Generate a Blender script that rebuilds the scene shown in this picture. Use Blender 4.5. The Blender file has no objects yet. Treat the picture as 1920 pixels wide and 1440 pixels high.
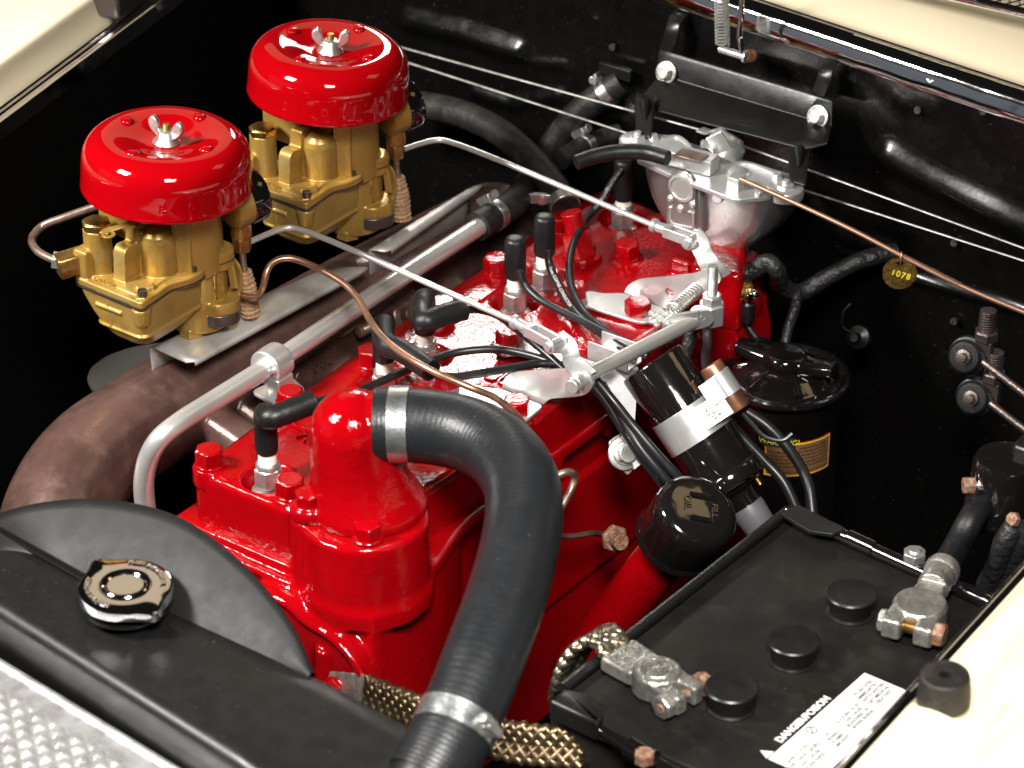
import bpy, bmesh, math, random
from mathutils import Vector as V, Matrix
random.seed(7)
S = 0.01           # all modelling numbers below are centimetres
Z0 = 80.0          # head deck height above the garage floor, cm
sc = bpy.context.scene
COL = sc.collection

# ---------------------------------------------------------------- camera
FPX = 5560.0; PITCH = math.radians(30.7); YAW = math.radians(36.2)
Fh = V((-math.sin(YAW), math.cos(YAW), 0)); RT = V((math.cos(YAW), math.sin(YAW), 0))
FW = Fh * math.cos(PITCH) + V((0, 0, -math.sin(PITCH))); UP = RT.cross(FW)
def ray(px, py): return FW + RT * ((px - 960) / FPX) - UP * ((py - 720) / FPX)
CAM = V((0, 0, 2)) - ray(503, 890) * 242
def W(px, py, z=None, y=None, x=None, d=None):
    r = ray(px, py)
    if d is None:
        if z is not None: d = (z - CAM.z) / r.z
        elif y is not None: d = (y - CAM.y) / r.y
        else: d = (x - CAM.x) / r.x
    return CAM + r * d
def m3(p): return V((p[0] * S, p[1] * S, (p[2] + Z0) * S))
cd = bpy.data.cameras.new('camera'); co = bpy.data.objects.new('camera', cd); COL.objects.link(co)
cd.sensor_width = 36; cd.lens = 36 * FPX / 1920; cd.clip_start = 0.1; cd.clip_end = 50
co.matrix_world = Matrix.Translation(m3(CAM)) @ Matrix((RT, UP, -FW)).transposed().to_4x4()
cd.dof.use_dof = True; cd.dof.focus_distance = 2.56; cd.dof.aperture_fstop = 7.5
sc.camera = co

# ---------------------------------------------------------------- world and lamps
wd = bpy.data.worlds.new('World'); sc.world = wd; wd.use_nodes = True
bg = wd.node_tree.nodes['Background']; bg.inputs[0].default_value = (0.75, 0.68, 0.58, 1); bg.inputs[1].default_value = 0.012
def lamp(name, pos, target, power, sx, sy, col=(1, .96, .9), spread=180):
    l = bpy.data.lights.new(name, 'AREA'); l.shape = 'RECTANGLE'; l.size = sx; l.size_y = sy; l.energy = power; l.color = col; l.spread = math.radians(spread)
    o = bpy.data.objects.new(name, l); COL.objects.link(o)
    p = m3(pos); t = m3(target); o.location = p
    o.rotation_euler = (t - p).to_track_quat('-Z', 'Y').to_euler(); return o
def sph(az, el, d, c): 
    a = math.radians(az); e = math.radians(el)
    return V(c) + V((math.cos(a) * math.cos(e), math.sin(a) * math.cos(e), math.sin(e))) * d
CEN = (2, 8, 4)
lamp('studio_or_added_lamp', sph(-126, 44, 185, CEN), (-32, 16, 12), 25, .40, .40, spread=95)
lamp('studio_or_added_lamp', sph(-45, 46, 185, CEN), (32, -6, 0), 6.6, .40, .40, spread=50)
_p = W(888, 655, z=0); _r = ray(888, 655).normalized(); _r = V((_r.x, _r.y, -_r.z))
lamp('studio_or_added_lamp', _p + _r * 110, _p, .15, .15, .14, spread=40)
lamp('studio_or_added_lamp', (-78, 84, 86), (3, -20, 4), .6, .60, .50, (1, .78, .52))  # added warm panel, unseen; puts a tan reflection in the radiator cap
lamp('studio_or_added_lamp', (68, 101, 120), (28, 26, -4), .7, .36, .36, (1, .72, .38))  # added amber panel, unseen; gives the oil filler cap its tan reflection
lamp('studio_or_added_lamp', (-165, -195, 62), (0, 68, 16), 1.0, 2.0, 1.1, (.84, .92, 1))  # added bluish panel, unseen; gives the cowl trim something to reflect
sc.view_settings.view_transform = 'Standard'; sc.view_settings.look = 'None'
sc.view_settings.exposure = 0.0; sc.view_settings.gamma = 1
sc.view_settings.use_curve_mapping = False
sc.cycles.max_bounces = 8; sc.cycles.sample_clamp_indirect = 6.0
sc.cycles.use_denoising = True

# ---------------------------------------------------------------- materials
MT = {}
def M(name, col, rough=.4, metal=0., coat=0., bump=(), var=None, rvar=0., dust=0., spec=.5, aniso=0., var2=None):
    m = bpy.data.materials.new(name); m.use_nodes = True; nt = m.node_tree; N = nt.nodes; L = nt.links
    b = N['Principled BSDF']
    b.inputs['Base Color'].default_value = (*col, 1); b.inputs['Roughness'].default_value = rough
    b.inputs['Metallic'].default_value = metal; b.inputs['Coat Weight'].default_value = coat
    b.inputs['Coat Roughness'].default_value = .05; b.inputs['Specular IOR Level'].default_value = spec
    tc = N.new('ShaderNodeTexCoord')
    def noise(scale, det=3, rough_=.55):
        n = N.new('ShaderNodeTexNoise'); n.inputs['Scale'].default_value = scale; n.inputs['Detail'].default_value = det
        n.inputs['Roughness'].default_value = rough_; L.new(tc.outputs['Object'], n.inputs['Vector']); return n
    prev = None
    for (s_, st) in bump:
        n = noise(s_); bp = N.new('ShaderNodeBump'); bp.inputs['Strength'].default_value = st
        bp.inputs['Distance'].default_value = 1.0 / s_
        L.new(n.outputs['Fac'], bp.inputs['Height'])
        if prev: L.new(prev.outputs['Normal'], bp.inputs['Normal'])
        prev = bp
    if prev: L.new(prev.outputs['Normal'], b.inputs['Normal']); L.new(prev.outputs['Normal'], b.inputs['Coat Normal'])
    csock = None
    def ramp(n, lo, hi):
        r = N.new('ShaderNodeMapRange'); r.inputs['From Min'].default_value = lo; r.inputs['From Max'].default_value = hi
        L.new(n.outputs['Fac'], r.inputs['Value']); return r
    for vv in (var, var2):
        if not vv: continue
        s_, c2, lo, hi = vv
        n = noise(s_, 5, .6); r = ramp(n, lo, hi)
        mx = N.new('ShaderNodeMix'); mx.data_type = 'RGBA'
        if csock: L.new(csock, mx.inputs[6])
        else: mx.inputs[6].default_value = (*col, 1)
        mx.inputs[7].default_value = (*c2, 1); L.new(r.outputs[0], mx.inputs[0]); csock = mx.outputs[2]
    if dust:
        n = noise(420, 2, .5); r = ramp(n, .70, .76); mx = N.new('ShaderNodeMix'); mx.data_type = 'RGBA'
        if csock: L.new(csock, mx.inputs[6])
        else: mx.inputs[6].default_value = (*col, 1)
        mx.inputs[7].default_value = (dust, dust * .97, dust * .9, 1); L.new(r.outputs[0], mx.inputs[0]); csock = mx.outputs[2]
    if csock: L.new(csock, b.inputs['Base Color'])
    if rvar:
        n = noise(60, 4, .6); r = N.new('ShaderNodeMapRange'); r.inputs['From Min'].default_value = .3; r.inputs['From Max'].default_value = .7
        r.inputs['To Min'].default_value = max(.02, rough - rvar); r.inputs['To Max'].default_value = min(1, rough + rvar)
        L.new(n.outputs['Fac'], r.inputs['Value']); L.new(r.outputs[0], b.inputs['Roughness'])
    MT[name] = m; return m
M('red_enamel', (.25, .0006, .0025), .5, coat=1., spec=0., bump=((60, .05), (220, .13), (600, .03)), var=(30, (.22, .0006, .002), .40, .7), rvar=.04, var2=(160, (.10, .012, .006), .70, .80))
M('red_gloss', (.27, .0006, .0025), .5, coat=1., spec=0.)
M('gold_paint', (.39, .24, .056), .33, metal=.52, bump=((600, .07),), var=(45, (.25, .135, .028), .50, .70), rvar=.06, var2=(22, (.42, .30, .11), .50, .75))
M('brass', (.62, .40, .12), .28, metal=1, bump=((300, .1),), var=(80, (.35, .19, .05), .45, .7), rvar=.1)
M('brass_dark', (.45, .27, .08), .3, metal=.9, var=(120, (.22, .12, .04), .45, .7), rvar=.1)
M('copper_pipe', (.48, .27, .18), .33, metal=.85, var=(60, (.22, .13, .09), .45, .7))
M('copper', (.50, .24, .14), .36, metal=.9, var=(60, (.28, .14, .10), .42, .7))
M('cable_brown', (.34, .19, .13), .4, metal=.7)
M('steel_line', (.36, .26, .21), .35, metal=.8, var=(60, (.16, .10, .08), .45, .7))
M('manifold_brown', (.105, .058, .048), .28, metal=.25, bump=((45, .05), (700, .08)), var=(18, (.060, .032, .026), .4, .65), var2=(40, (.145, .088, .072), .52, .80), rvar=.06)
M('alu_paint', (.60, .60, .60), .33, metal=.75, bump=((900, .03),), rvar=.03, var=(40, (.66, .66, .66), .45, .7))
M('alu_tube', (.72, .71, .69), .32, metal=.72, var=(30, (.64, .62, .59), .45, .75), rvar=.03)
M('sheet_alu', (.64, .63, .61), .45, metal=.5, bump=((300, .04),), var=(22, (.34, .33, .31), .4, .7), rvar=.06)
M('zinc', (.72, .72, .70), .33, metal=.9, bump=((500, .04),), rvar=.08, var=(150, (.45, .45, .42), .5, .7))
M('chrome', (.85, .85, .86), .05, metal=1, bump=((60, .03),))
M('old_chrome', (.80, .81, .83), .07, metal=1, bump=((7, .03),))
M('dark_steel', (.13, .11, .11), .35, metal=.8, bump=((300, .15),), var=(200, (.2, .12, .08), .5, .75))
M('rust_nut', (.22, .095, .05), .6, metal=.4, bump=((400, .3),), var=(260, (.32, .24, .18), .45, .6))
M('lead', (.50, .49, .46), .38, metal=.85, bump=((180, .3),), var=(120, (.28, .27, .25), .42, .65), rvar=.1)
M('black_gloss', (.006, .005, .005), .10, coat=.8, bump=((20, .02),), dust=.03)
M('black_satin', (.006, .006, .006), .33, spec=.4, bump=((500, .06),), rvar=.08, dust=.035)
M('radiator_black', (.0065, .0065, .0065), .38, bump=((900, .08),), rvar=.06, dust=.05)
M('firewall_black', (.0028, .0027, .0026), .26, spec=.35, coat=.12, bump=((260, .03),), rvar=.08, dust=.04)
M('bay_shade_black', (.0015, .0015, .0015), .6, spec=.15, dust=.02)  # near black: the deep shade of the bay is put into this colour
M('rubber', (.006, .0063, .007), .40, spec=.4, bump=((600, .2),), rvar=.08, dust=.05)
M('hose_rubber', (.009, .0102, .012), .38, spec=.4, bump=((350, .1),), rvar=.07, dust=.06)
M('old_rubber', (.011, .0105, .010), .5, spec=.35, bump=((220, .2), (700, .2)), dust=.04, var=(60, (.035, .03, .026), .45, .7))
M('wire_black', (.010, .0105, .0115), .36, dust=.03, rvar=.06)
M('battery_black', (.006, .0056, .0052), .52, spec=.18, bump=((800, .12),), rvar=.06, dust=.04, var=(14, (.012, .0105, .009), .4, .7), var2=(40, (.016, .015, .013), .55, .75))
M('porcelain', (.82, .78, .70), .25)
M('cream_paint', (.94, .83, .60), .22, coat=.6, bump=((500, .015),))
M('white_print', (.62, .62, .61), .6, spec=.2)
M('black_print', (.02, .02, .02), .6)
M('grey_print', (.35, .35, .34), .6)
M('label_brown', (.20, .11, .05), .4, var=(300, (.16, .08, .035), .4, .6))
M('print_yellow', (.75, .62, .04), .4)
M('print_orange', (.75, .16, .02), .4)
M('print_dark', (.05, .028, .015), .5)
M('clamp_tin', (.60, .63, .64), .30, metal=.95, bump=((300, .08),), rvar=.08)
M('wrap', (.36, .20, .11), .85, bump=((260, 1.0), (900, .6)), var=(200, (.55, .36, .22), .45, .7))
M('braid', (.36, .32, .25), .34, metal=.95, var=(140, (.2, .15, .09), .45, .7), rvar=.1)
M('braid_dark', (.17, .125, .075), .36, metal=.9, var=(140, (.14, .09, .05), .45, .7), rvar=.1)
M('grey_boot', (.10, .10, .11), .45, dust=.05)
M('tape', (.016, .016, .017), .42, bump=((120, .5),), dust=.04)
M('shaded_sheet', (.07, .068, .062), .5, metal=.5)  # heat-shield sheet darkened: shade below the carburettor put into the colour
M('shroud_black', (.0055, .0057, .0057), .55, spec=.35, bump=((900, .06),), rvar=.05, dust=.04)
M('motor_alu', (.52, .52, .53), .30, metal=.92, bump=((900, .04),), rvar=.04)
M('nose_silver', (.66, .66, .66), .32, metal=.75, var=(35, (.45, .44, .42), .45, .7), rvar=.12)

# ---------------------------------------------------------------- mesh helpers
def frame(ax, up=None):
    w = V(ax).normalized(); t = V(up) if up is not None else (V((0, 0, 1)) if abs(w.z) < .9 else V((1, 0, 0)))
    u = (t - w * t.dot(w)).normalized(); return u, w.cross(u), w       # u 'up', v side, w axis
def smooth(pts, k=8, closed=False):
    P = [V(p) for p in pts]; n = len(P); out = []
    for i in range(n if closed else n - 1):
        p0 = P[(i - 1) % n] if (closed or i > 0) else P[0] * 2 - P[1]
        p1 = P[i]; p2 = P[(i + 1) % n]
        p3 = P[(i + 2) % n] if (closed or i + 2 < n) else P[-1] * 2 - P[-2]
        d1 = max((p1 - p0).length, 1e-4) ** .5; d2 = max((p2 - p1).length, 1e-4) ** .5; d3 = max((p3 - p2).length, 1e-4) ** .5
        m1 = (p2 - p1) - ((p2 - p0) / (d1 + d2) - (p1 - p0) / d1) * -d2 * 1.0 if False else ((p1 - p0) / d1 - (p2 - p0) / (d1 + d2) + (p2 - p1) / d2) * d2
        m2 = ((p2 - p1) / d2 - (p3 - p1) / (d2 + d3) + (p3 - p2) / d3) * d2
        for j in range(k):
            t = j / k; t2 = t * t; t3 = t2 * t
            out.append(p1 * (2 * t3 - 3 * t2 + 1) + m1 * (t3 - 2 * t2 + t) + p2 * (-2 * t3 + 3 * t2) + m2 * (t3 - t2))
    if not closed: out.append(P[-1].copy())
    return out
def circ(r, n=14, a=None): return [(r * math.cos(2 * math.pi * i / n), (a or r) * math.sin(2 * math.pi * i / n)) for i in range(n)]
def rrect(w, h, r, k=4):
    o = []
    for cx, cy, a0 in ((w / 2 - r, h / 2 - r, 0), (-w / 2 + r, h / 2 - r, 90), (-w / 2 + r, -h / 2 + r, 180), (w / 2 - r, -h / 2 + r, 270)):
        for i in range(k + 1):
            a = math.radians(a0 + 90 * i / k); o.append((cx + r * math.cos(a), cy + r * math.sin(a)))
    return o
def offset(poly, d):
    n = len(poly); A = sum(poly[i][0] * poly[(i + 1) % n][1] - poly[(i + 1) % n][0] * poly[i][1] for i in range(n))
    s = 1 if A > 0 else -1; out = []
    for i in range(n):
        p = V(poly[i][:2]); a = V(poly[i - 1][:2]); b = V(poly[(i + 1) % n][:2])
        e1 = (p - a).normalized(); e2 = (b - p).normalized()
        n1 = V((-e1.y, e1.x)) * s; n2 = V((-e2.y, e2.x)) * s
        k = n1 + n2
        if k.length < 1e-4: k = n1
        k.normalize(); c = max(.4, k.dot(n1)); out.append(p + k * (d / c))
    return [(q.x, q.y) for q in out]
def round_poly(poly, r, k=4):
    n = len(poly); out = []
    rs = r if isinstance(r, (list, tuple)) else [r] * n
    for i in range(n):
        p = V(poly[i]); a = V(poly[i - 1]) - p; b = V(poly[(i + 1) % n]) - p
        rr = min(rs[i], a.length * .48, b.length * .48)
        if rr < 1e-3: out.append(tuple(p)); continue
        p1 = p + a.normalized() * rr; p2 = p + b.normalized() * rr
        for j in range(k + 1):
            t = j / k; q = p1 * (1 - t) ** 2 + p * 2 * t * (1 - t) + p2 * t * t; out.append(tuple(q))
    return out
class MB:
    def __init__(s): s.v = []; s.f = []
    def add(s, vs, fs):
        b = len(s.v); s.v += [V(p) for p in vs]; s.f += [tuple(i + b for i in f) for f in fs]; return s
    def rings(s, rings, caps=(True, True), closed=False):
        n = len(rings[0]); vs = [p for r in rings for p in r]; fs = []
        k = len(rings)
        for i in range(k if closed else k - 1):
            for j in range(n):
                a = i * n + j; b = i * n + (j + 1) % n; c = ((i + 1) % k) * n + (j + 1) % n; d = ((i + 1) % k) * n + j
                fs.append((a, b, c, d))
        if not closed:
            if caps[0]: fs.append(tuple(range(n))[::-1])
            if caps[1]: fs.append(tuple((k - 1) * n + j for j in range(n)))
        return s.add(vs, fs)
    def box(s, c, size, axes=None):
        u, v, w = axes or (V((1, 0, 0)), V((0, 1, 0)), V((0, 0, 1))); c = V(c); a, b, h = [q / 2 for q in size]
        vs = [c + u * (a * i) + v * (b * j) + w * (h * k) for i in (-1, 1) for j in (-1, 1) for k in (-1, 1)]
        return s.add(vs, [(0, 1, 3, 2), (4, 6, 7, 5), (0, 4, 5, 1), (2, 3, 7, 6), (0, 2, 6, 4), (1, 5, 7, 3)])
    def lathe(s, prof, o, ax=(0, 0, 1), n=32, caps=(True, True), up=None):
        u, v, w = frame(ax, up); o = V(o)
        rr = [[o + w * h + (u * math.cos(2 * math.pi * i / n) + v * math.sin(2 * math.pi * i / n)) * max(r, 1e-3) for i in range(n)] for r, h in prof]
        return s.rings(rr, caps)
    def cyl(s, p0, p1, r0, r1=None, n=20):
        p0 = V(p0); p1 = V(p1); return s.lathe([(r0, 0), (r0 if r1 is None else r1, (p1 - p0).length)], p0, p1 - p0, n)
    def rcyl(s, p0, p1, r, e=.1, n=20):
        p0 = V(p0); p1 = V(p1); h = (p1 - p0).length
        return s.lathe([(r - e, 0), (r - .3 * e, .3 * e), (r, e), (r, h - e), (r - .3 * e, h - .3 * e), (r - e, h)], p0, p1 - p0, n)
    def sweep(s, path, sec, up=None, scale=None, caps=(True, True), closed=False):
        P = [V(p) for p in path]; n = len(P); rr = []; u = None
        for i in range(n):
            t = (P[(i + 1) % n] - P[i - 1]) if (closed or 0 < i < n - 1) else (P[1] - P[0] if i == 0 else P[-1] - P[-2])
            t.normalize()
            if up is not None: u = V(up) - t * V(up).dot(t); u.normalize()
            elif u is None: u = frame(t)[0]
            else: u = (u - t * u.dot(t)).normalized()
            vv = t.cross(u); k = scale[i] if scale else 1
            rr.append([P[i] + vv * (a * k) + u * (b * k) for a, b in sec])
        return s.rings(rr, caps, closed)
    def tube(s, path, r, n=12, k=8, scale=None, sm=True):
        p = smooth(path, k) if sm else path
        if callable(scale): scale = [scale(i / (len(p) - 1)) for i in range(len(p))]
        return s.sweep(p, circ(r, n), scale=scale)
    def prism(s, poly, o, u, v, h, fil=0, fk=3):
        o = V(o); u = V(u).normalized(); v = V(v).normalized(); w = u.cross(v).normalized()
        L = [(0, 0)]
        if fil:
            L = [(0, 0)] + [(fil * (1 - math.cos(math.pi / 2 * i / fk)), h - fil + fil * math.sin(math.pi / 2 * i / fk)) for i in range(fk + 1)]
        else: L = [(0, 0), (0, h)]
        rr = []
        for d, z in L:
            q = offset(poly, d) if d > 1e-6 else poly
            rr.append([o + u * a + v * b + w * z for a, b in q])
        return s.rings(rr)
    def bolt(s, o, ax=(0, 0, 1), r=.95, h=.9, fl=0, up=None, washer=0):
        o = V(o); u, v, w = frame(ax, up)
        if washer: s.lathe([(washer, 0), (washer, .18), (washer - .08, .25)], o, ax, 20); o = o + w * .2
        if fl: s.lathe([(fl, 0), (fl, .18), (fl - .1, .28)], o, ax, 20)
        R = [[o + w * z + (u * math.cos(math.pi / 3 * i) + v * math.sin(math.pi / 3 * i)) * rad for i in range(6)] for rad, z in ((r, 0), (r, h - .12))]
        s.rings(R, (True, False))
        b = len(s.v) - 6
        t = [o + w * h + (u * math.cos(math.pi / 6 * i) + v * math.sin(math.pi / 6 * i)) * (r * .80) for i in range(12)]
        c = len(s.v); s.v += t; s.f.append(tuple(c + i for i in range(12)))
        for i in range(6):
            s.f.append((b + i, b + (i + 1) % 6, c + (2 * i + 2) % 12, c + (2 * i + 1) % 12, c + 2 * i))
        return s
    def slot_screw(s, o, ax, r, h, up=None):
        u, v, w = frame(ax, up); o = V(o)
        s.lathe([(r, 0), (r, h * .7), (r * .8, h * .72)], o, ax, 18)
        for sg in (1, -1):
            q = [(math.cos(math.radians(a)) * r * .97, math.sin(math.radians(a)) * r * .97) for a in range(12, 169, 12)]
            s.prism([(a, sg * b) for a, b in q][::sg], o + w * (h * .55), u, v, h * .45)
        return s
    def helix(s, p0, p1, R, turns, r, n=8, k=14):
        p0 = V(p0); p1 = V(p1); u, v, w = frame(p1 - p0); L = (p1 - p0).length; T = int(turns * k)
        pts = [p0 + w * (L * i / T) + (u * math.cos(2 * math.pi * i / k) + v * math.sin(2 * math.pi * i / k)) * R for i in range(T + 1)]
        return s.sweep(pts, circ(r, n))
    def sphere(s, c, r, n=16):
        m = n // 2; return s.lathe([(r * math.sin(math.pi * i / m), -r * math.cos(math.pi * i / m)) for i in range(m + 1)], c, (0, 0, 1), n)
OFF = {}
def tag(o, label=None, cat=None, group=None, kind=None):
    if label: o['label'] = label
    if cat: o['category'] = cat
    if group: o['group'] = group
    if kind: o['kind'] = kind
    return o
def thing(name, label, cat, base, group=None):
    o = bpy.data.objects.new(name, None); COL.objects.link(o); o.empty_display_size = .02
    o.location = m3(base); OFF[o] = V(base); return tag(o, label, cat, group)
def finish(me, sm=35):
    bm = bmesh.new(); bm.from_mesh(me); bmesh.ops.recalc_face_normals(bm, faces=bm.faces); bm.to_mesh(me); bm.free()
    me.polygons.foreach_set('use_smooth', [True] * len(me.polygons))
    if sm < 180: me.set_sharp_from_angle(angle=math.radians(sm))
    me.update()
def bake(o):
    dg = bpy.context.evaluated_depsgraph_get(); dg.update()
    me = bpy.data.meshes.new_from_object(o.evaluated_get(dg)); old = o.data; o.modifiers.clear(); o.data = me
    bpy.data.meshes.remove(old); return me
def obj(name, mb, mat, parent=None, sm=35, bev=0, sub=0, remesh=0, it=6, base=None, cut=None, bseg=2):
    off = OFF[parent] if parent is not None else V(base) if base is not None else V((0, 0, 0))
    me = bpy.data.meshes.new(name); me.from_pydata([tuple((p - off) * S) for p in mb.v], [], mb.f)
    o = bpy.data.objects.new(name, me); COL.objects.link(o)
    if parent is not None: o.parent = parent
    else: o.location = m3(off)
    OFF[o] = off
    finish(me, sm)
    if remesh:
        if cut:
            cm = bpy.data.meshes.new('cut'); cm.from_pydata([tuple((p - off) * S) for p in cut.v], [], cut.f); finish(cm, 180)
            cobj = bpy.data.objects.new('cut', cm); COL.objects.link(cobj)
            if parent is not None: cobj.parent = parent
            else: cobj.location = m3(off)
            b0 = o.modifiers.new('r0', 'REMESH'); b0.mode = 'VOXEL'; b0.voxel_size = remesh * S
            b = o.modifiers.new('b', 'BOOLEAN'); b.operation = 'DIFFERENCE'; b.object = cobj; b.solver = 'EXACT'
        r = o.modifiers.new('r', 'REMESH'); r.mode = 'VOXEL'; r.voxel_size = remesh * S
        k = o.modifiers.new('s', 'SMOOTH'); k.factor = .5; k.iterations = it
        me = bake(o); 
        if cut: bpy.data.objects.remove(cobj); bpy.data.meshes.remove(cm)
        me.polygons.foreach_set('use_smooth', [True] * len(me.polygons)); me.name = name
    else:
        if bev:
            b = o.modifiers.new('bevel', 'BEVEL'); b.width = bev * S; b.segments = bseg; b.limit_method = 'ANGLE'; b.angle_limit = math.radians(40); b.harden_normals = False
        if sub:
            b = o.modifiers.new('sub', 'SUBSURF'); b.levels = sub; b.render_levels = sub
    o.data.materials.clear(); o.data.materials.append(MT[mat]); return o
def part(name, mb, mat, parent, **k): return obj(name, mb, mat, parent, **k)
def solo(name, mb, mat, label, cat, base, group=None, **k):
    return tag(obj(name, mb, mat, None, base=base, **k), label, cat, group)
def struct(name, mb, mat, base=(0, 0, 0), **k): return tag(obj(name, mb, mat, None, base=base, **k), kind='structure')
def text(name, body, size, fn, depth, mat, parent, space=1.0, align='CENTER', bold=0.0):
    c = bpy.data.curves.new('txt', 'FONT'); c.body = body; c.size = size; c.extrude = depth / 2; c.align_x = align; c.align_y = 'CENTER'
    c.space_character = space; c.resolution_u = 3; c.offset = bold
    t = bpy.data.objects.new('txt', c); COL.objects.link(t)
    dg = bpy.context.evaluated_depsgraph_get(); dg.update()
    me = bpy.data.meshes.new_from_object(t.evaluated_get(dg)); bpy.data.objects.remove(t); bpy.data.curves.remove(c)
    bm = bmesh.new(); bm.from_mesh(me)
    if len(bm.edges): bmesh.ops.subdivide_edges(bm, edges=[e for e in bm.edges if e.calc_length() > size * .5], cuts=1)
    mb = MB(); bm.verts.index_update()
    mb.add([fn(v.co.x, v.co.y, v.co.z) for v in bm.verts], [tuple(v.index for v in f.verts) for f in bm.faces]); bm.free(); bpy.data.meshes.remove(me)
    return obj(name, mb, mat, parent, sm=20)
def flat(o, u, v):
    o = V(o); u = V(u).normalized(); v = (V(v) - u * V(v).dot(u)).normalized(); w = u.cross(v)
    return lambda a, b, c: o + u * a + v * b + w * c
def copy_tree(o, parent=None, shift=None):
    c = o.copy(); COL.objects.link(c); c.parent = parent
    if shift is not None: c.location = o.location + V(shift) * S
    for ch in list(o.children): copy_tree(ch, c)
    return c
def WP(*pts): return [W(p[0], p[1], z=p[2]) for p in pts]
X, Y, Z = V((1, 0, 0)), V((0, 1, 0)), V((0, 0, 1))
def poly_on(o, u, v, pts):   # world points -> 2-D coordinates in the plane through o with axes u, v
    return [((p - V(o)).dot(u), (p - V(o)).dot(v)) for p in pts]

# ================================================================ the setting
FY = 68.0
def bead(px): return [((W(a, b, y=FY)).x, (W(a, b, y=FY)).z) for a, b in px]
BEADS = [(bead([(768, 38), (870, 62), (975, 96)]), 1.5, .9), (bead([(1668, 292), (1730, 330), (1830, 380), (1990, 455)]), 1.7, .9),
         (bead([(1505, 350), (1535, 410), (1590, 445), (1660, 470)]), 1.3, .6), (bead([(1520, 415), (1580, 468), (1700, 518), (1980, 600)]), .7, .5),
         (bead([(890, 170), (960, 195), (1050, 178)]), .9, .5), (bead([(1098, 12), (1105, 36), (1128, 40), (1142, 20)]), .35, .22),
         (bead([(950, 100), (1010, 118), (1060, 122)]), .8, .3), (bead([(1620, 90), (1700, 170), (1760, 180)]), 2.6, .35)]
def segd(p, a, b):
    ax, ay = a; bx, by = b; dx, dy = bx - ax, by - ay; t = max(0, min(1, ((p[0] - ax) * dx + (p[1] - ay) * dy) / (dx * dx + dy * dy + 1e-9)))
    return math.hypot(p[0] - ax - t * dx, p[1] - ay - t * dy)
def fw_h(x, z):
    h = 0
    for pl, r, a in BEADS:
        if min(q[0] for q in pl) - r * 2 > x or max(q[0] for q in pl) + r * 2 < x: continue
        d = min(segd((x, z), pl[i], pl[i + 1]) for i in range(len(pl) - 1))
        if d < r * 1.3: h = max(h, a * (.5 + .5 * math.cos(math.pi * min(1, d / (r * 1.3)))))
    return h + .10 * math.sin(x * .21 + z * .13) + .06 * math.sin(x * .55 - z * .37)
def zt(x):   # lower edge of the bright trim on the cowl
    a = W(1290, 14, y=FY); b = W(1920, 226, y=FY); return a.z + (b.z - a.z) * (x - a.x) / (b.x - a.x)
mb = MB(); NX, NZ = 330, 130
xs = [-58 + 122 * i / NX for i in range(NX + 1)]; 
vs = []
for j in range(NZ + 1):
    for x in xs:
        z = -34 + (zt(x) + .6 + 34) * (j / NZ) ** .8; vs.append((x, FY - fw_h(x, z), z))
mb.add(vs, [(j * (NX + 1) + i, j * (NX + 1) + i + 1, (j + 1) * (NX + 1) + i + 1, (j + 1) * (NX + 1) + i) for j in range(NZ) for i in range(NX)])
firewall = struct('firewall', mb, 'firewall_black', base=(0, FY, 0), sm=180)
for px, py in ((1722, 206), (1790, 455), (1845, 208), (1790, 602), (1150, 88), (690, 60), (1655, 482)):
    m = MB(); p = W(px, py, y=FY - .35); m.slot_screw(p, (0, -1, .15), .34, .3, up=(random.random(), 0, random.random())); part('screw', m, 'dark_steel', firewall)
# cowl: bright trim lip, then cream sheet metal going back under the windscreen
def run_x(x0, x1, sec, f, n=40): # sweep a (y,z) profile along x
    m = MB(); r = [[V((x, yy, zz + f(x))) for yy, zz in sec] for x in [x0 + (x1 - x0) * i / n for i in range(n + 1)]]
    k = len(sec); vs = [p for q in r for p in q]
    m.add(vs, [(i * k + j, i * k + j + 1, (i + 1) * k + j + 1, (i + 1) * k + j) for i in range(n) for j in range(k - 1)]); return m
cs = [(69.3, 2.6), (70, 2.5), (71, 2.75), (73, 3.3), (75, 3.6), (77, 3.7), (80, 3.9), (84, 4.5), (90, 5.2), (98, 5.8), (112, 6.2)]
cowl = struct('cowl_panel', run_x(-58, 66, [(p.x, p.y) for p in [V((a, b)) for a, b in cs]], zt), 'cream_paint', base=(0, FY, 15), sm=60, sub=2)
trim = part('chrome_trim', run_x(-58, 66, [(FY - .4, -.25), (FY - .75, -.05), (FY - .74, .3), (FY - .35, 1.75), (FY - .1, 2.1), (FY + .5, 2.4), (FY + 1.4, 2.4)], zt), 'old_chrome', cowl, sm=60, bev=.06)
for px, py in ((1748, 146), (1412, 40)):
    p = W(px, py, y=FY - .1); m = MB(); m.slot_screw(p, (0, -.75, .65), .5, .3); part('trim_screw', m, 'zinc', cowl)
# windscreen grille strip at the far right corner: chrome bead and open mesh
m = MB(); p0 = W(1790, -6, z=24); p1 = W(1990, 40, z=24); dv = (p1 - p0).normalized()
m.sweep([p0 - dv * 10, p1 + dv * 10], rrect(.9, .7, .2), up=Z)
gr = thing('cowl_grille', 'bright criss-cross mesh vent with a chrome bead on the cream cowl', 'grille', p0)
part('frame', m, 'chrome', gr)
m = MB(); b = Z.cross(dv)
for i in range(26):
    for sg in (1, -1):
        c = p0 + dv * (i * 1.0 - 6) + b * 3.0; m.sweep([c - b * 2.6 - dv * (1.4 * sg) + Z * .1 * sg, c + b * 2.6 + dv * (1.4 * sg) + Z * .1 * sg], rrect(.22, .14, .05, 2), up=Z)
part('mesh', m, 'old_chrome', gr)['kind'] = 'stuff'

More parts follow.
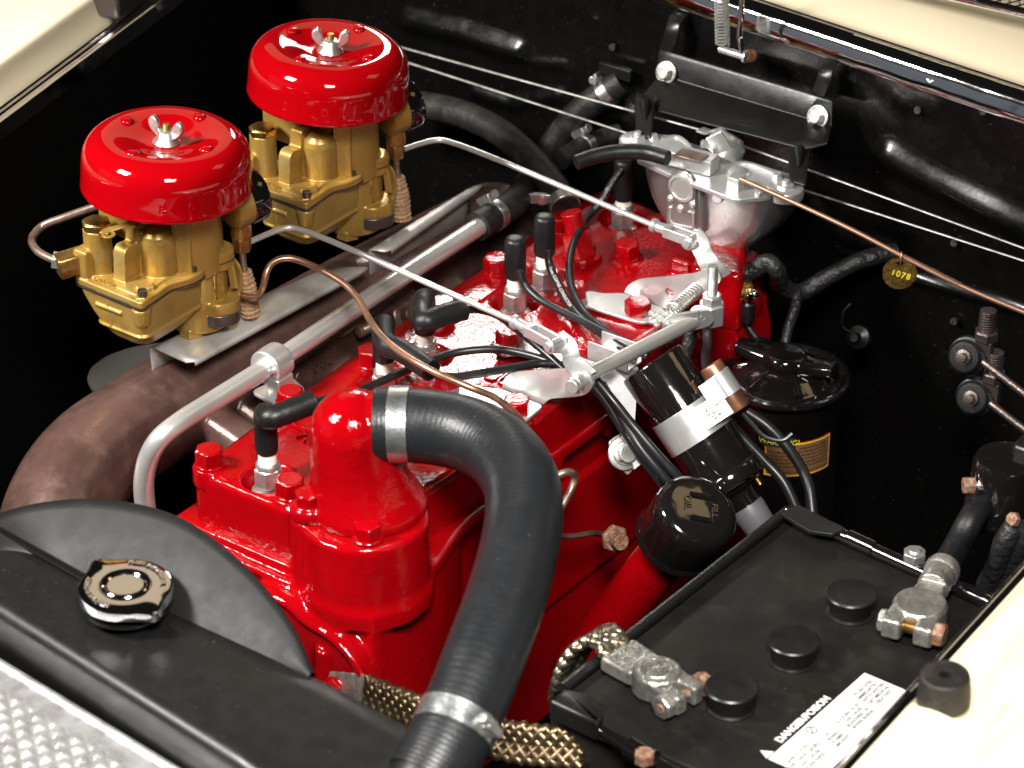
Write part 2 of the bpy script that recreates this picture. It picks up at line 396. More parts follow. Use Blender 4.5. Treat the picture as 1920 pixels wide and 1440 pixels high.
# far fender (carburettor side)
def run_line(P, D, nrm, sec, L0, L1, n=24):
    m = MB(); k = len(sec); vs = []
    for i in range(n + 1):
        c = P + D * (L0 + (L1 - L0) * i / n)
        vs += [c + nrm * a + Z * b for a, b in sec]
    m.add(vs, [(i * k + j, i * k + j + 1, (i + 1) * k + j + 1, (i + 1) * k + j) for i in range(n) for j in range(k - 1)]); return m
A = W(0, 222, z=15); B = W(330, -26, z=15); D = (B - A).normalized(); NL = Z.cross(D)
if NL.x > 0: NL = -NL
lf = struct('far_fender', run_line(A, D, NL, [(1.80, -.9), (1.85, -.6), (2.0, -.35), (2.35, .5), (2.7, 1.5), (2.9, 2.2), (3.15, 2.6), (3.6, 2.78), (5.8, 2.85), (7.2, 2.8), (9, 2.7), (14, 2.4), (24, 1.6), (40, 0)], -60, 60), 'cream_paint', base=A, sm=180, sub=1)
part('trim_strip', run_line(A, D, NL, [(-.55, -1.7), (-.5, -.1), (-.35, .02), (-.1, .05), (.05, -.05), (.3, -.05), (.45, .12), (.6, -.02), (.95, -.02), (1.1, .14), (1.3, .02), (1.78, -.3), (1.78, -1)], -60, 60), 'old_chrome', lf, sm=40)
m = MB(); m.slot_screw(W(268, 24, z=14.2), NL * -1, .42, .3); part('trim_screw', m, 'zinc', lf)
c = W(238, 4, z=17); m = MB(); m.box(c + NL * 2.2 + D * 3, (4.2, 9, 3), (NL, D, Z)); part('hinge_cover', m, 'dark_steel', lf, bev=.5)
inner = MB(); inner.add([A + D * -60 - Z * 1.5 - NL * .3, A + D * 60 - Z * 1.5 - NL * .3, A + D * 60 - Z * 48 + NL * -3, A + D * -60 - Z * 48 + NL * -3], [(0, 1, 2, 3)])
struct('far_inner_panel', inner, 'bay_shade_black', base=A)
# near fender (battery side)
A2 = W(1570, 1440, z=5); B2 = W(1920, 1056, z=5); D2 = (B2 - A2).normalized(); N2 = D2.cross(Z)
if N2.x < 0: N2 = -N2
rf = struct('near_fender', run_line(A2, D2, N2, [(1.0, -.3), (1.15, -.15), (1.7, .35), (2.6, .75), (3.4, .72), (4.2, .2), (4.8, -.7), (5.3, -1.3), (5.8, -1.35), (6.3, -.8), (7.0, .3), (8.2, 1.5), (12, 3.8), (22, 7.2)], -60, 55), 'cream_paint', base=A2, sm=180, sub=2)
part('trim_strip', run_line(A2, D2, N2, [(-.25, -1.5), (-.2, -.1), (-.05, .05), (.2, .08), (.3, -.05), (.5, -.05), (.6, .1), (.85, .05), (1.05, -.35), (1.05, -1)], -60, 55), 'old_chrome', rf, sm=40)
inner = MB(); inner.add([A2 + D2 * -60 - Z * 1.5 - N2 * .1, A2 + D2 * 60 - Z * 1.5 - N2 * .1, A2 + D2 * 60 - Z * 50 - N2 * 2, A2 + D2 * -60 - Z * 50 - N2 * 2], [(0, 1, 2, 3)])
struct('near_inner_panel', inner, 'firewall_black', base=A2)
fl = MB(); fl.add([(-70, -70, -36), (75, -70, -36), (75, 72, -36), (-70, 72, -36)], [(0, 1, 2, 3)]); struct('bay_floor', fl, 'bay_shade_black', base=(0, 0, -36))
# rubber hood stop on the near fender
c = W(1772, 1266, z=7.6); m = MB(); m.lathe([(.35, -1.2), (.42, .05), (.62, .12), (1.6, .12), (1.75, 0), (1.82, -.3), (1.92, -1.9), (1.9, -2.4), (0, -2.4)], c, (0, -.05, 1), 36, caps=(True, False))
solo('rubber_stop', m, 'old_rubber', 'dark rubber bumper with a hole on the cream fender edge beside the battery', 'rubber stop', c - Z * 3)

# bright dimpled panel ahead of the radiator
E0 = W(0, 1235, z=-2.2); E1 = W(340, 1442, z=-2.2); DX = (E1 - E0).normalized(); DN = DX.cross(Z)
if DN.y > 0: DN = -DN
m = MB(); nu, nv = 250, 150; vs = []
for j in range(nv + 1):
    for i in range(nu + 1):
        a = -14 + i * .16; b = j * .16
        h = 0
        if b > 2.0:
            u = (a * .9 + b * .5) / 1.25; w_ = (a * -.55 + b * .85) / 1.25
            fu = abs((u % 1) - .5) * 2; fv = abs((w_ % 1) - .5) * 2
            h = .34 * max(0, 1 - max(fu, fv) * 1.05) ** .7 * min(1, (b - 2.0) / .5)
        edge = .25 * math.exp(-((b - .35) / .3) ** 2)
        vs.append(E0 + DX * a + DN * b + Z * (h + edge - b * .10))
m.add(vs, [(j * (nu + 1) + i, j * (nu + 1) + i + 1, (j + 1) * (nu + 1) + i + 1, (j + 1) * (nu + 1) + i) for j in range(nv) for i in range(nu)])
struct('nose_panel', m, 'nose_silver', base=E0, sm=50)

# ================================================================ radiator with shroud and cap
rad = thing('radiator', 'black painted radiator top tank with arched fan shroud at the front', 'radiator', (5, -24, -10))
def yf(x): 
    a = W(0, 1150, z=1.4); b = W(400, 1402, z=1.4); return a.y + (b.y - a.y) * (x - a.x) / (b.x - a.x)
m = MB(); rr = []
for i in range(31):
    x = -34 + 80 * i / 30; f = yf(x); zr = 2 - max(0, x - 22) * .09
    pts = [(-19, -14), (-19, zr - .3), (-19.3, zr), (-21, zr)]
    for k in range(7):
        t = k / 6 * math.pi / 2; pts.append((f + 1.1 - 1.1 * math.sin(t), zr - .5 - 1.1 + 1.1 * math.cos(t)))
    pts += [(f - .1, -4.5), (f + 1.0, -5.5), (f + 1.5, -14)]
    rr.append([V((x, a, b)) for a, b in pts])
m.rings(rr); part('top_tank', m, 'radiator_black', rad, sm=50)
m = MB(); p = [W(-60, 962, z=2.35), W(200, 1106, z=2.35)]; m.sweep(p, circ(.33, 12)); part('support_rod', m, 'black_gloss', rad)
arc = [(-200, 1130), (-90, 1010), (0, 962), (100, 939), (205, 938), (330, 970), (450, 1058), (540, 1168), (584, 1262)]
AR = []
for px, py in arc:
    zv = W(px, py, y=-19).z; AR.append(W(px, py, z=2.2 + .42 * max(0, zv - 2.2)))
AR = smooth(AR, 8); base = [V((AR[0].x + (AR[-1].x - AR[0].x) * i / (len(AR) - 1), -19.6, 1.7)) for i in range(len(AR))]
m = MB(); K = 9; rr = []
for k in range(K + 1):
    t = k / K; rr.append([b.lerp(a, t) + V((0, -.35, .8)) * (math.sin(math.pi * min(1, t * 1.0)) * .22) for a, b in zip(AR, base)])
rr.append([p + V((0, .35, -.15)) for p in AR]); rr.append([p + V((0, .45, -.6)) for p in AR]); rr.append([p + V((0, .1, -3)) for p in AR])
n = len(AR); vs = [p for q in rr for p in q]
m.add(vs, [(i * n + j, i * n + j + 1, (i + 1) * n + j + 1, (i + 1) * n + j) for i in range(len(rr) - 1) for j in range(n - 1)])
part('fan_shroud', m, 'shroud_black', rad, sm=60)
# outlet neck for the hose
# cap
cc = W(235, 1096, z=4.5); 
m = MB(); pts = []
for i in range(96):
    a = 2 * math.pi * i / 96; best = 0
    for a0 in (math.radians(-16), math.radians(164)):
        dd = math.atan2(math.sin(a - a0), math.cos(a - a0)); best = max(best, math.exp(-(dd / .24) ** 2))
    pts.append((math.cos(a) * (3.6 + .85 * best), math.sin(a) * (3.6 + .85 * best)))
rr = []
for sc_, z in ((.97, -1.0), (1.0, -.9), (1.0, -.25), (.985, -.08), (.94, 0), (.7, .0), (.56, .0), (.535, .16), (.49, .24), (.44, .18), (.38, -.02), (.12, -.05)):
    rr.append([cc + (V((a * sc_, b * sc_, z)) if sc_ > .8 else V((a, b, 0)).normalized() * (3.6 * sc_) + Z * z) for a, b in pts])
m.rings(rr); cap = part('filler_cap', m, 'old_chrome', rad, sm=40); cap['label'] = 'chrome radiator cap with two ears and raised lettering'
m = MB(); m.lathe([(3.3, -1.9), (3.25, -1.75), (2.6, -1.6), (2.55, -.9)], cc, Z, 40); part('filler_neck', m, 'black_satin', cap)
def arcfn(c, R, a0, sgn=-1, tilt=0):
    def f(x, y, z):
        a = a0 + sgn * x / R; return c + V((math.cos(a) * (R + y), math.sin(a) * (R + y), .02 + z))
    return f
text('lettering', 'PUSH DOWN FULL', .56, arcfn(cc, 2.85, math.radians(80)), .22, 'chrome', cap, bold=.02)
text('lettering', 'REMOVE SLOWLY', .56, arcfn(cc, 2.85, math.radians(-115)), .22, 'chrome', cap, bold=.02)
m = MB()
for a0, a1 in ((200, 250), (20, 80)):
    m.sweep([cc + V((math.cos(math.radians(a)) * 1.95, math.sin(math.radians(a)) * 1.95, .03)) for a in range(a0, a1, 6)], circ(.08, 6))
part('arc_mark', m, 'chrome', cap)

# ================================================================ engine
eng = thing('engine', 'bright red six-cylinder engine filling the middle of the bay', 'engine', (0, 28, -30))
BOLTS = [(-6.9, .5), (-6.4, 21.4), (-6.6, 32), (-7.6, 41.6), (1.5, .9), (.6, 51.1), (7.7, 42.4), (1.5, 31.2), (9.0, 22.0), (1.5, 22.1), (7.9, 33.2), (-7.4, 11.6), (1.6, 11.4), (1.2, 41.6), (-7.6, 52), (8.2, 53.5)]
PLUGS = [(-1.8, 2.0), (-3.4, 19.6), (-3.5, 25.5), (-3.0, 38.3), (-3.4, 43.4), (-4.3, 57.6)]
m = MB(); out = round_poly([(-8.0, -.8), (9.8, -.8), (10.4, 20), (10.6, 60), (-9.9, 62), (-9.4, 30)], [1.2, 1.5, .1, 1.5, 1.5, .1])
m.prism(out, (0, 0, -5.2), X, Y, 5.2, fil=.7, fk=4)
for x, y in BOLTS: m.lathe([(1.5, -1.5), (1.45, .12), (1.3, .2)], (x, y, 0), Z, 24)
m.prism(round_poly([(-7.5, 5), (-5.5, 5), (-5.5, 60), (-8.6, 60)], .5), (0, 0, -.5), X, Y, .62)
# raised water-jacket box at the rear end
bx = [W(1290, 500, z=2.8), W(1395, 520, z=2.8), W(1402, 455, z=2.8), W(1330, 430, z=2.8)]
m.prism(round_poly([(p.x, p.y) for p in (bx[0], bx[1], bx[2], bx[3])][::1], 1.2), (0, 0, -3), X, Y, 5.9, fil=.6)
for px, py in ((1280, 500),): m.box(W(px, py, z=.8), (2.2, 1.2, 1.6))
cut = MB()
for x, y in PLUGS: cut.lathe([(1.55, -1.8), (1.6, -1.4), (2.0, -.5), (2.35, .02), (2.6, .5), (2.6, 1)], (x, y, 0), Z, 32)
head = part('cylinder_head', m, 'red_enamel', eng, remesh=.14, it=5, cut=cut)
for i, (x, y) in enumerate(BOLTS):
    if (x, y) in ((-7.4, 11.6),): continue
    b = MB(); b.bolt((x, y, .12), Z, 1.24, 1.65, fl=1.3, up=(math.cos(i * 1.3), math.sin(i * 1.3), 0)); o_ = part('head_bolt', b, 'red_enamel', head, bev=.05)
# cast lettering on the deck
c = W(578, 828, z=.12); text('cast_lettering', '7480', 1.25, flat(c, W(600, 843, z=.12) - W(555, 815, z=.12), W(590, 800, z=.12) - c), .35, 'red_enamel', head, 1.1)
c = W(585, 792, z=.12); m = MB(); m.sweep([c + V((math.cos(t) * 1.9, math.sin(t) * 1.4, 0)) for t in [i * .2 for i in range(4, 29)]], circ(.2, 8)); part('cast_ring', m, 'red_enamel', head)
c = W(930, 700, z=.1)
m = MB()
for k in range(2): 
    q = [c + X * (k * 1.5) + V((a, b, 0)) for a, b in rrect(1.2, 2.4, .5, 4)]; m.sweep(q, circ(.12, 6), closed=True)
part('cast_ring', m, 'red_enamel', head)
# block below
m = MB()
fl_o = round_poly([(-9.4, -1.8), (6.5, -1.7), (12.4, -1.6), (13.6, 2.5), (12.4, 7), (10.9, 12), (10.7, 61), (-10.5, 63)], [.3, .3, 2, 2, 2, 2, 1, 1])
m.prism(fl_o, (0, 0, -6.0), X, Y, 1.2, fil=.2)
m.prism(round_poly([(-8.6, -1.0), (9.6, -1.0), (9.6, 60), (-9.0, 61)], .8), (0, 0, -34), X, Y, 29)
# front: timing-case shoulder stepping forward below the flange
sh = round_poly([(-9.0, -3.0), (-3.8, -3.5), (9.5, -3.7), (12.6, -2.6), (12.9, 5), (10.4, 13), (-9.0, 13)], [.5, 1.2, 1.5, 1.5, 3, 2, .1])
m.prism([(a, max(b, -2.2)) for a, b in sh], (0, 0, -34), X, Y, 28.2, fil=.3)
fc = [(-8.5, -9.6), (.4, -8.6), (1.0, -6.3), (4.6, -5.9), (6.8, -6.9), (9.6, -7.4), (12.0, -9.0), (12.8, -11), (12.8, -34), (-8.5, -34)]
m.prism(round_poly(fc, [.5, .8, .8, 1.5, 1.5, 1.5, 1.5, 1.5, .1, .1]), (0, -1.5, 0), X, Z, 2.4, fil=.45)
m.sweep(smooth([V((a, -3.9, b - .75)) for a, b in fc[1:8]], 5), circ(.34, 10))
m.lathe([(5.6, -6.8), (5.6, -6.1), (5.5, -5.7)], (8.4, 2.0, 0), Z, 48)
m.sweep([(-8.5, -2.3, -5.9), (4.5, -2.4, -5.9)], circ(.45, 10))
m.sweep([(8.5, -3.9, -9.5), (8.0, -4.0, -13), (7.8, -4.0, -22)], circ(.7, 10))
# round boss carrying the water outlet
m.lathe([(5.6, -7.5), (5.5, -6), (5.3, -5), (5.25, .1), (5.0, .35)], (8.4, 2.0, 0), Z, 48)
m.lathe([(1.6, -6), (1.55, .2), (1.35, .5)], (5.0, -.9, 0), Z, 24); m.lathe([(1.7, -2), (1.6, 0), (1.4, .35)], (11.0, -.6, 0), Z, 24)
# side ribs and the long water cover on the battery side
m.prism(round_poly([(6, -10), (46, -10), (46, -22), (6, -22)], 2), (8.9, 12, 0), Y, Z, 1.1, fil=.6)
for yy in (24, 36, 49): m.box((10.1, yy, -6.6), (1.6, 5, 1.4))
# rear housing
m.prism(round_poly([(8, 50), (12.6, 50), (12.8, 57), (6, 61)], 2.2), (0, 0, -26), X, Y, 23.5, fil=1.2)
block = part('block', m, 'red_enamel', eng, remesh=.2, it=4)
for px, py, x in ((1085, 905, None),): pass
# rear round cover with fittings
m = MB(); c = W(1398, 590, z=-3.5); m.lathe([(4.2, -6), (4.2, 0), (3.9, .4), (0, .5)], c, (.85, .2, .45), 40); part('rear_cover', m, 'red_enamel', eng, sm=40)
m = MB(); m.cyl(W(1345, 525, z=.2), W(1395, 508, z=.8), 1.0, n=20); part('water_pipe', m, 'red_enamel', eng)
# water outlet elbow
m = MB()
H0 = W(704, 797, z=8.1); H1 = W(770, 797, z=8.2); HD = (H1 - H0).normalized(); ec = H0 - HD * 1.85 - Z * .55
m.sphere(ec, 3.5, 40)
rr = []
for z, cx, cy, r in ((ec.z, ec.x, ec.y, 3.49), (5.9, 7.05, 2.55, 3.6), (4.6, 7.2, 2.7, 3.8), (3.2, 7.4, 2.85, 4.1), (2.2, 7.6, 2.95, 4.4), (1.5, 7.75, 3.05, 4.7), (1.0, 7.85, 3.1, 4.9), (.3, 7.85, 3.1, 4.9)):
    rr.append([V((cx + r * math.cos(t * math.pi / 20), cy + r * math.sin(t * math.pi / 20), z)) for t in range(40)])
m.rings(rr); m.sweep([ec, H0, H1 + HD * 1.5], circ(2.8, 32))
m.lathe([(1.6, .45), (1.6, 1.3), (1.4, 1.6)], (5.0, -.9, 0), Z, 24)
m.prism(round_poly([(3.5, -1.0), (5.6, -2.2), (8.2, -.2), (9, 4), (3.6, 4)], .8), (0, 0, .35), X, Y, .95)
wo = part('water_outlet', m, 'red_enamel', eng, remesh=.13, it=6)
for p, h in (((5.0, -.9, 1.45), 1.3), ((10.9, -.7, .4), 1.5)):
    b = MB(); b.bolt(p, Z, 1.15, h, fl=1.3, up=(.9, .3, 0)); part('bolt', b, 'red_enamel', wo, bev=.05)
# ear with a bolt at the front corner (earth strap fixing)
c = W(630, 1288, y=-4.3); b = MB(); b.bolt(c + V((0, -.3, 0)), (.25, -.9, .35), .95, 1.1, fl=1.05); part('bolt', b, 'red_enamel', eng, bev=.05)
# plug fitting on the side with its pipe
c = W(1150, 1008, z=-14); b = MB(); b.bolt(c, (.85, -.45, .25), 1.3, .5); b.cyl(c, c + V((.85, -.45, .25)) * 1.6, .75, n=16); part('sender', b, 'rust_nut', eng, bev=.04)

# ================================================================ manifold, heat shields, tube
man = thing('exhaust_manifold', 'brown cast exhaust manifold running along the far side of the red engine', 'manifold', (-18, 15, -12))
m = MB(); pth = smooth([(-17.2, -8.8, -13), (-18.3, -7.4, -9.5), (-20.2, -4, -6.8), (-21.4, 1, -5.2), (-21.2, 8, -4.4), (-20.2, 18, -3.6), (-19.6, 30, -3.6), (-19.2, 42, -4), (-19, 58, -5)], 6)
sec = rrect(2, 2, .82, 5); rr = []
m.sweep(pth, [(a, b) for a, b in sec], up=None, scale=[4.9 - .7 * min(1, i / 30) + .25 * math.sin(i * .35) * math.exp(-i / 12) for i in range(len(pth))])
for yy in (12, 16, 26, 33, 44, 55): m.sweep(smooth([(-18.6, yy, -5), (-14, yy, -6.2), (-9, yy, -7.5)], 4), rrect(3.8, 4.2, 1.4, 3), up=Z)
m.prism(round_poly([(18, -7), (38, -6.4), (38, -1.8), (20, -2.4)], 1.2), (-15.0, 0, 0), Y, Z, 1.4, fil=.5)
part('runner', m, 'manifold_brown', man, remesh=.22, it=8)
c = W(606, 682, x=-13.5); text('cast_lettering', '0 8 5', 1.3, flat(c, W(640, 662, x=-13.5) - c, Z), .3, 'manifold_brown', man)
for px, py in ((770, 580), (755, 592)):
    b = MB(); c = W(px, py, z=-3.5); b.bolt(c, (.8, -.25, .5), 1.5, .8); b.cyl(c, c + V((.8, -.25, .5)) * 2.0, .75, n=14); part('nut', b, 'manifold_brown', man, bev=.06)
m = MB(); p0 = W(672, 623, z=-1.5); p1 = W(705, 608, z=-1.5); m.cyl(p0 + (p0 - p1) * .0, p1, .52, n=14); m.helix(p0, p1, .5, 9, .09, 5, 10); part('stud', m, 'steel_line', man)
# heat shields: bent aluminium channels under the carburettors
def shield(near, far, label, cut0=.8):
    t = thing('heat_shield', label, 'heat shield', near[0], 'bent aluminium heat shields under the carburettors')
    a, b, c, d = near[0], near[1], far[1], far[0]          # a,b outer(lip) corners; near end a->b is carb side
    m = MB(); N = 14; rows = []
    for i in range(N + 1):
        s = i / N; e = b.lerp(c, s); g = a.lerp(d, s); w_ = (g - e)
        prof = [e + Z * -.5 - w_ * .005, e + w_ * .02 - Z * .12, e + w_ * .08, e + w_ * .5 + Z * .1, g - w_ * .10 + Z * .05, g - w_ * .03 - Z * .1, g + Z * -.5, g - Z * 4.2 - w_ * .05]
        if i == 0: prof = [p + (c - b).normalized() * (.9 if k < 2 else .2 if k == 2 else 0) for k, p in enumerate(prof)]
        rows.append(prof)
    k = len(rows[0]); m.add([p for r in rows for p in r], [(i * k + j, i * k + j + 1, (i + 1) * k + j + 1, (i + 1) * k + j) for i in range(N) for j in range(k - 1)])
    o = part('plate', m, 'sheet_alu', t, sm=50); so = o.modifiers.new('thick', 'SOLIDIFY'); so.thickness = .0012; so.offset = -1
    return t
t1 = shield((W(280, 648, z=2.6), W(352, 684, z=2.6)), (W(596, 506, z=2.6), W(692, 499, z=2.6)), 'grey aluminium heat shield under the nearer carburettor')
t2 = shield((W(690, 468, z=2.6), W(724, 474, z=2.6)), (W(880, 352, z=2.6), W(906, 346, z=2.6)), 'grey aluminium heat shield under the farther carburettor')
m = MB(); cpx = [(162, 712), (170, 690), (200, 668), (245, 652), (320, 640), (420, 600), (430, 660), (330, 700), (230, 730), (175, 735)]
P = [W(a, b, z=-6.0) for a, b in cpx]; m.prism(round_poly([(p.x, p.y) for p in P], .8), (0, 0, -6.2), X, Y, .25)
part('lower_flange', m, 'shaded_sheet', t1)  # same metal as the shield, in the colour with painted shade
# aluminium water tube with its saddle clamp
tub = thing('water_tube', 'polished aluminium heater tube running beside the head and bending down in front', 'tube', (-10.7, 12, -6))
m = MB(); tp = WP((925, 408, 3), (720, 541, 3), (500, 689, 3), (400, 752, 3), (335, 793, 3), (300, 822, 2.3), (279, 858, .4), (270, 900, -2), (272, 945, -4.6), (281, 1010, -8))
m.sweep(smooth(tp, 10), circ(.88, 20)); part('pipe', m, 'alu_tube', tub, sm=60)
c = W(511, 682, z=3); ax = (tp[1] - tp[2]).normalized(); m = MB()
m.lathe([(.9, -1.1), (1.5, -1.1), (1.62, -1.0), (1.66, 0), (1.62, 1.0), (1.5, 1.1), (.9, 1.1)], c, ax, 36, caps=(False, False))
m.box(c + V((.9, -.1, -1.8)), (1.3, 2.0, 2.0)); 
foot = [W(470, 738, z=.35), W(520, 764, z=.35), W(575, 735, z=.35), W(540, 705, z=.35)]
cl = part('saddle_clamp', m, 'alu_paint', tub, bev=.08)
m = MB(); m.prism(round_poly([(p.x, p.y) for p in foot], .7), (0, 0, .3), X, Y, .3); part('clamp_foot', m, 'alu_paint', tub, bev=.04)
b = MB(); b.bolt((-7.4, 11.6, .62), Z, 1.2, 1.3, fl=1.3); part('bolt', b, 'red_enamel', tub, bev=.05)
b = MB(); b.lathe([(.28, 0), (.25, .1), (0, .16)], c + V((1.1, -1.15, .2)), (.6, -.75, .2), 12); part('rivet', b, 'zinc', tub)

# ================================================================ hoses
def band(path, i, r, wd, matn, parent, screw=None, n=36):
    """a hose clamp: a band about path point i, wd wide, with a worm screw"""
    P = path; t = (P[i + 1] - P[i - 1]).normalized(); m = MB()
    m.lathe([(r, -wd / 2), (r + .1, -wd / 2), (r + .1, wd / 2), (r, wd / 2)], P[i], t, n, caps=(False, False))
    o = part('hose_clamp', m, matn, parent, bev=.02)
    if screw is not None:
        d = V(screw); d = (d - t * d.dot(t)).normalized(); c = P[i] + d * (r + .3); e = t.cross(d); s = MB()
        s.box(c, (.7, 1.5, .8), (t, e, d)); s.cyl(c + d * .1 - e * .9, c + d * .1 + e * 1.3, .32, n=14); s.bolt(c + d * .1 + e * 1.1, e, .45, .4)
        part('clamp_screw', s, 'zinc', o, bev=.03)
    return o
uh = thing('radiator_hose', 'thick ribbed black rubber radiator hose curving from the red elbow down to the radiator', 'hose', (28, -5, 0))
hp = smooth(WP((704, 797, 8.1), (770, 797, 8.2), (868, 812, 8.3), (936, 846, 8.3), (974, 898, 8.2), (983, 950, 7.9), (975, 1022, 7.4), (950, 1116, 6.3), (914, 1215, 5.0), (874, 1318, 3.2), (836, 1400, 1.6), (800, 1465, .2)), 24)
m = MB(); m.sweep(hp, circ(1, 40), scale=[3.0 + .011 * math.sin(i * 2.09) + (.06 if i < 20 else 0) for i in range(len(hp))]); part('hose', m, 'hose_rubber', uh, sm=60)
band(hp, 17, 3.04, 1.6, 'clamp_tin', uh); band(hp, 228, 3.0, 1.7, 'clamp_tin', uh, screw=(.8, -.3, .1))
m = MB(); _e = hp[-1]; _d = (hp[-1] - hp[-6]).normalized(); m.tube([_e - _d * 2.0, _e + _d * 1.0, _e + _d * 2.6 - Z * .8, _e + _d * 3.4 - Z * 4.5], 2.75, 28); part('outlet_neck', m, 'radiator_black', rad, sm=60)
def hose(name, label, pts, r, ends, cat='hose', matn='old_rubber'):
    b = min(pts, key=lambda p: p.z); t = thing(name, label, cat, b); P = smooth(pts, 10); m = MB(); m.sweep(P, circ(r, 24)); part('hose', m, matn, t, sm=60)
    for i, scv, mt in ends: band(P, i, r, 1.0, mt, t, screw=scv, n=28)
    return t, P
ha, hpA = hose('heater_hose', 'black rubber heater hose from the aluminium tube up to the firewall', [W(895, 425, z=3), W(930, 402, z=3), W(962, 382, z=2.6), W(1000, 330, y=62.5), W(1045, 262, y=64.5), W(1090, 208, y=65.5), W(1130, 178, y=66.5), W(1168, 152, y=67.5)], 1.42, [(9, (-.6, .3, .8), 'clamp_tin'), (62, (-.8, -.2, .6), 'clamp_tin')])
hb, hpB = hose('heater_hose', 'black rubber hose arching behind the rear carburettor down to a red fitting on the head', [W(700, 190, y=60), W(770, 194, y=60), W(862, 212, y=59.5), W(940, 250, y=58.5), W(1008, 312, y=56.5), W(1044, 358, y=54.5), W(1062, 392, y=53)], 1.38, [])
m = MB(); P = hpB; i = 57; t = (P[i + 1] - P[i - 1]).normalized()
m.lathe([(1.4, -.55), (1.52, -.55), (1.52, .55), (1.4, .55)], P[i], t, 28, caps=(False, False)); m.box(P[i] + V((-1.9, -1.0, .35)), (2.4, .3, 1.0), (V((.85, .5, 0)), V((-.5, .85, 0)), Z)); m.box(P[i] + V((-2.1, -.6, .2)), (1.8, .3, 1.1), (V((.85, .5, 0)), V((-.5, .85, 0)), Z))
cl = part('hose_clamp', m, 'zinc', hb, bev=.05)
s = MB(); s.slot_screw(P[i] + V((-1.7, -1.25, .4)), (.5, -.85, 0), .42, .35); part('clamp_screw', s, 'zinc', cl)
hs, hpS = hose('heater_hose', 'short black stub hose with a tin clamp low on the firewall behind the wiper motor', [W(1050, 300, y=60), W(1075, 285, y=62), W(1110, 268, y=65), W(1160, 250, y=67.8)], 1.05, [(17, (-.6, 0, .8), 'clamp_tin')])
m = MB(); m.prism(round_poly([(-1.9, -.6), (1.9, -.6), (1.9, .6), (-1.9, .6)], .2), W(1158, 132, y=67.2), X, Z, .6); 
solo('pipe_flange', m, 'black_satin', 'small black flange plate above the heater hose end on the firewall', 'flange', W(1158, 132, y=67.2), bev=.05)
# red elbow fitting on the head under the arching hose
m = MB(); p0 = W(1092, 478, z=.2); p1 = W(1086, 432, z=2.6); p2 = W(1070, 398, z=4.4); ax = (p1 - p0)
m.bolt(p0, p2 - p0, 1.5, 2.4); m.cyl(p0.lerp(p2, .45), p2, 1.0, n=20); m.cyl(p0 - Z * .2, p0 + Z * .3, 1.9, n=24)
solo('pipe_fitting', m, 'red_enamel', 'red hexagon pipe fitting standing on the head under a zinc hose clamp', 'fitting', p0, bev=.06)

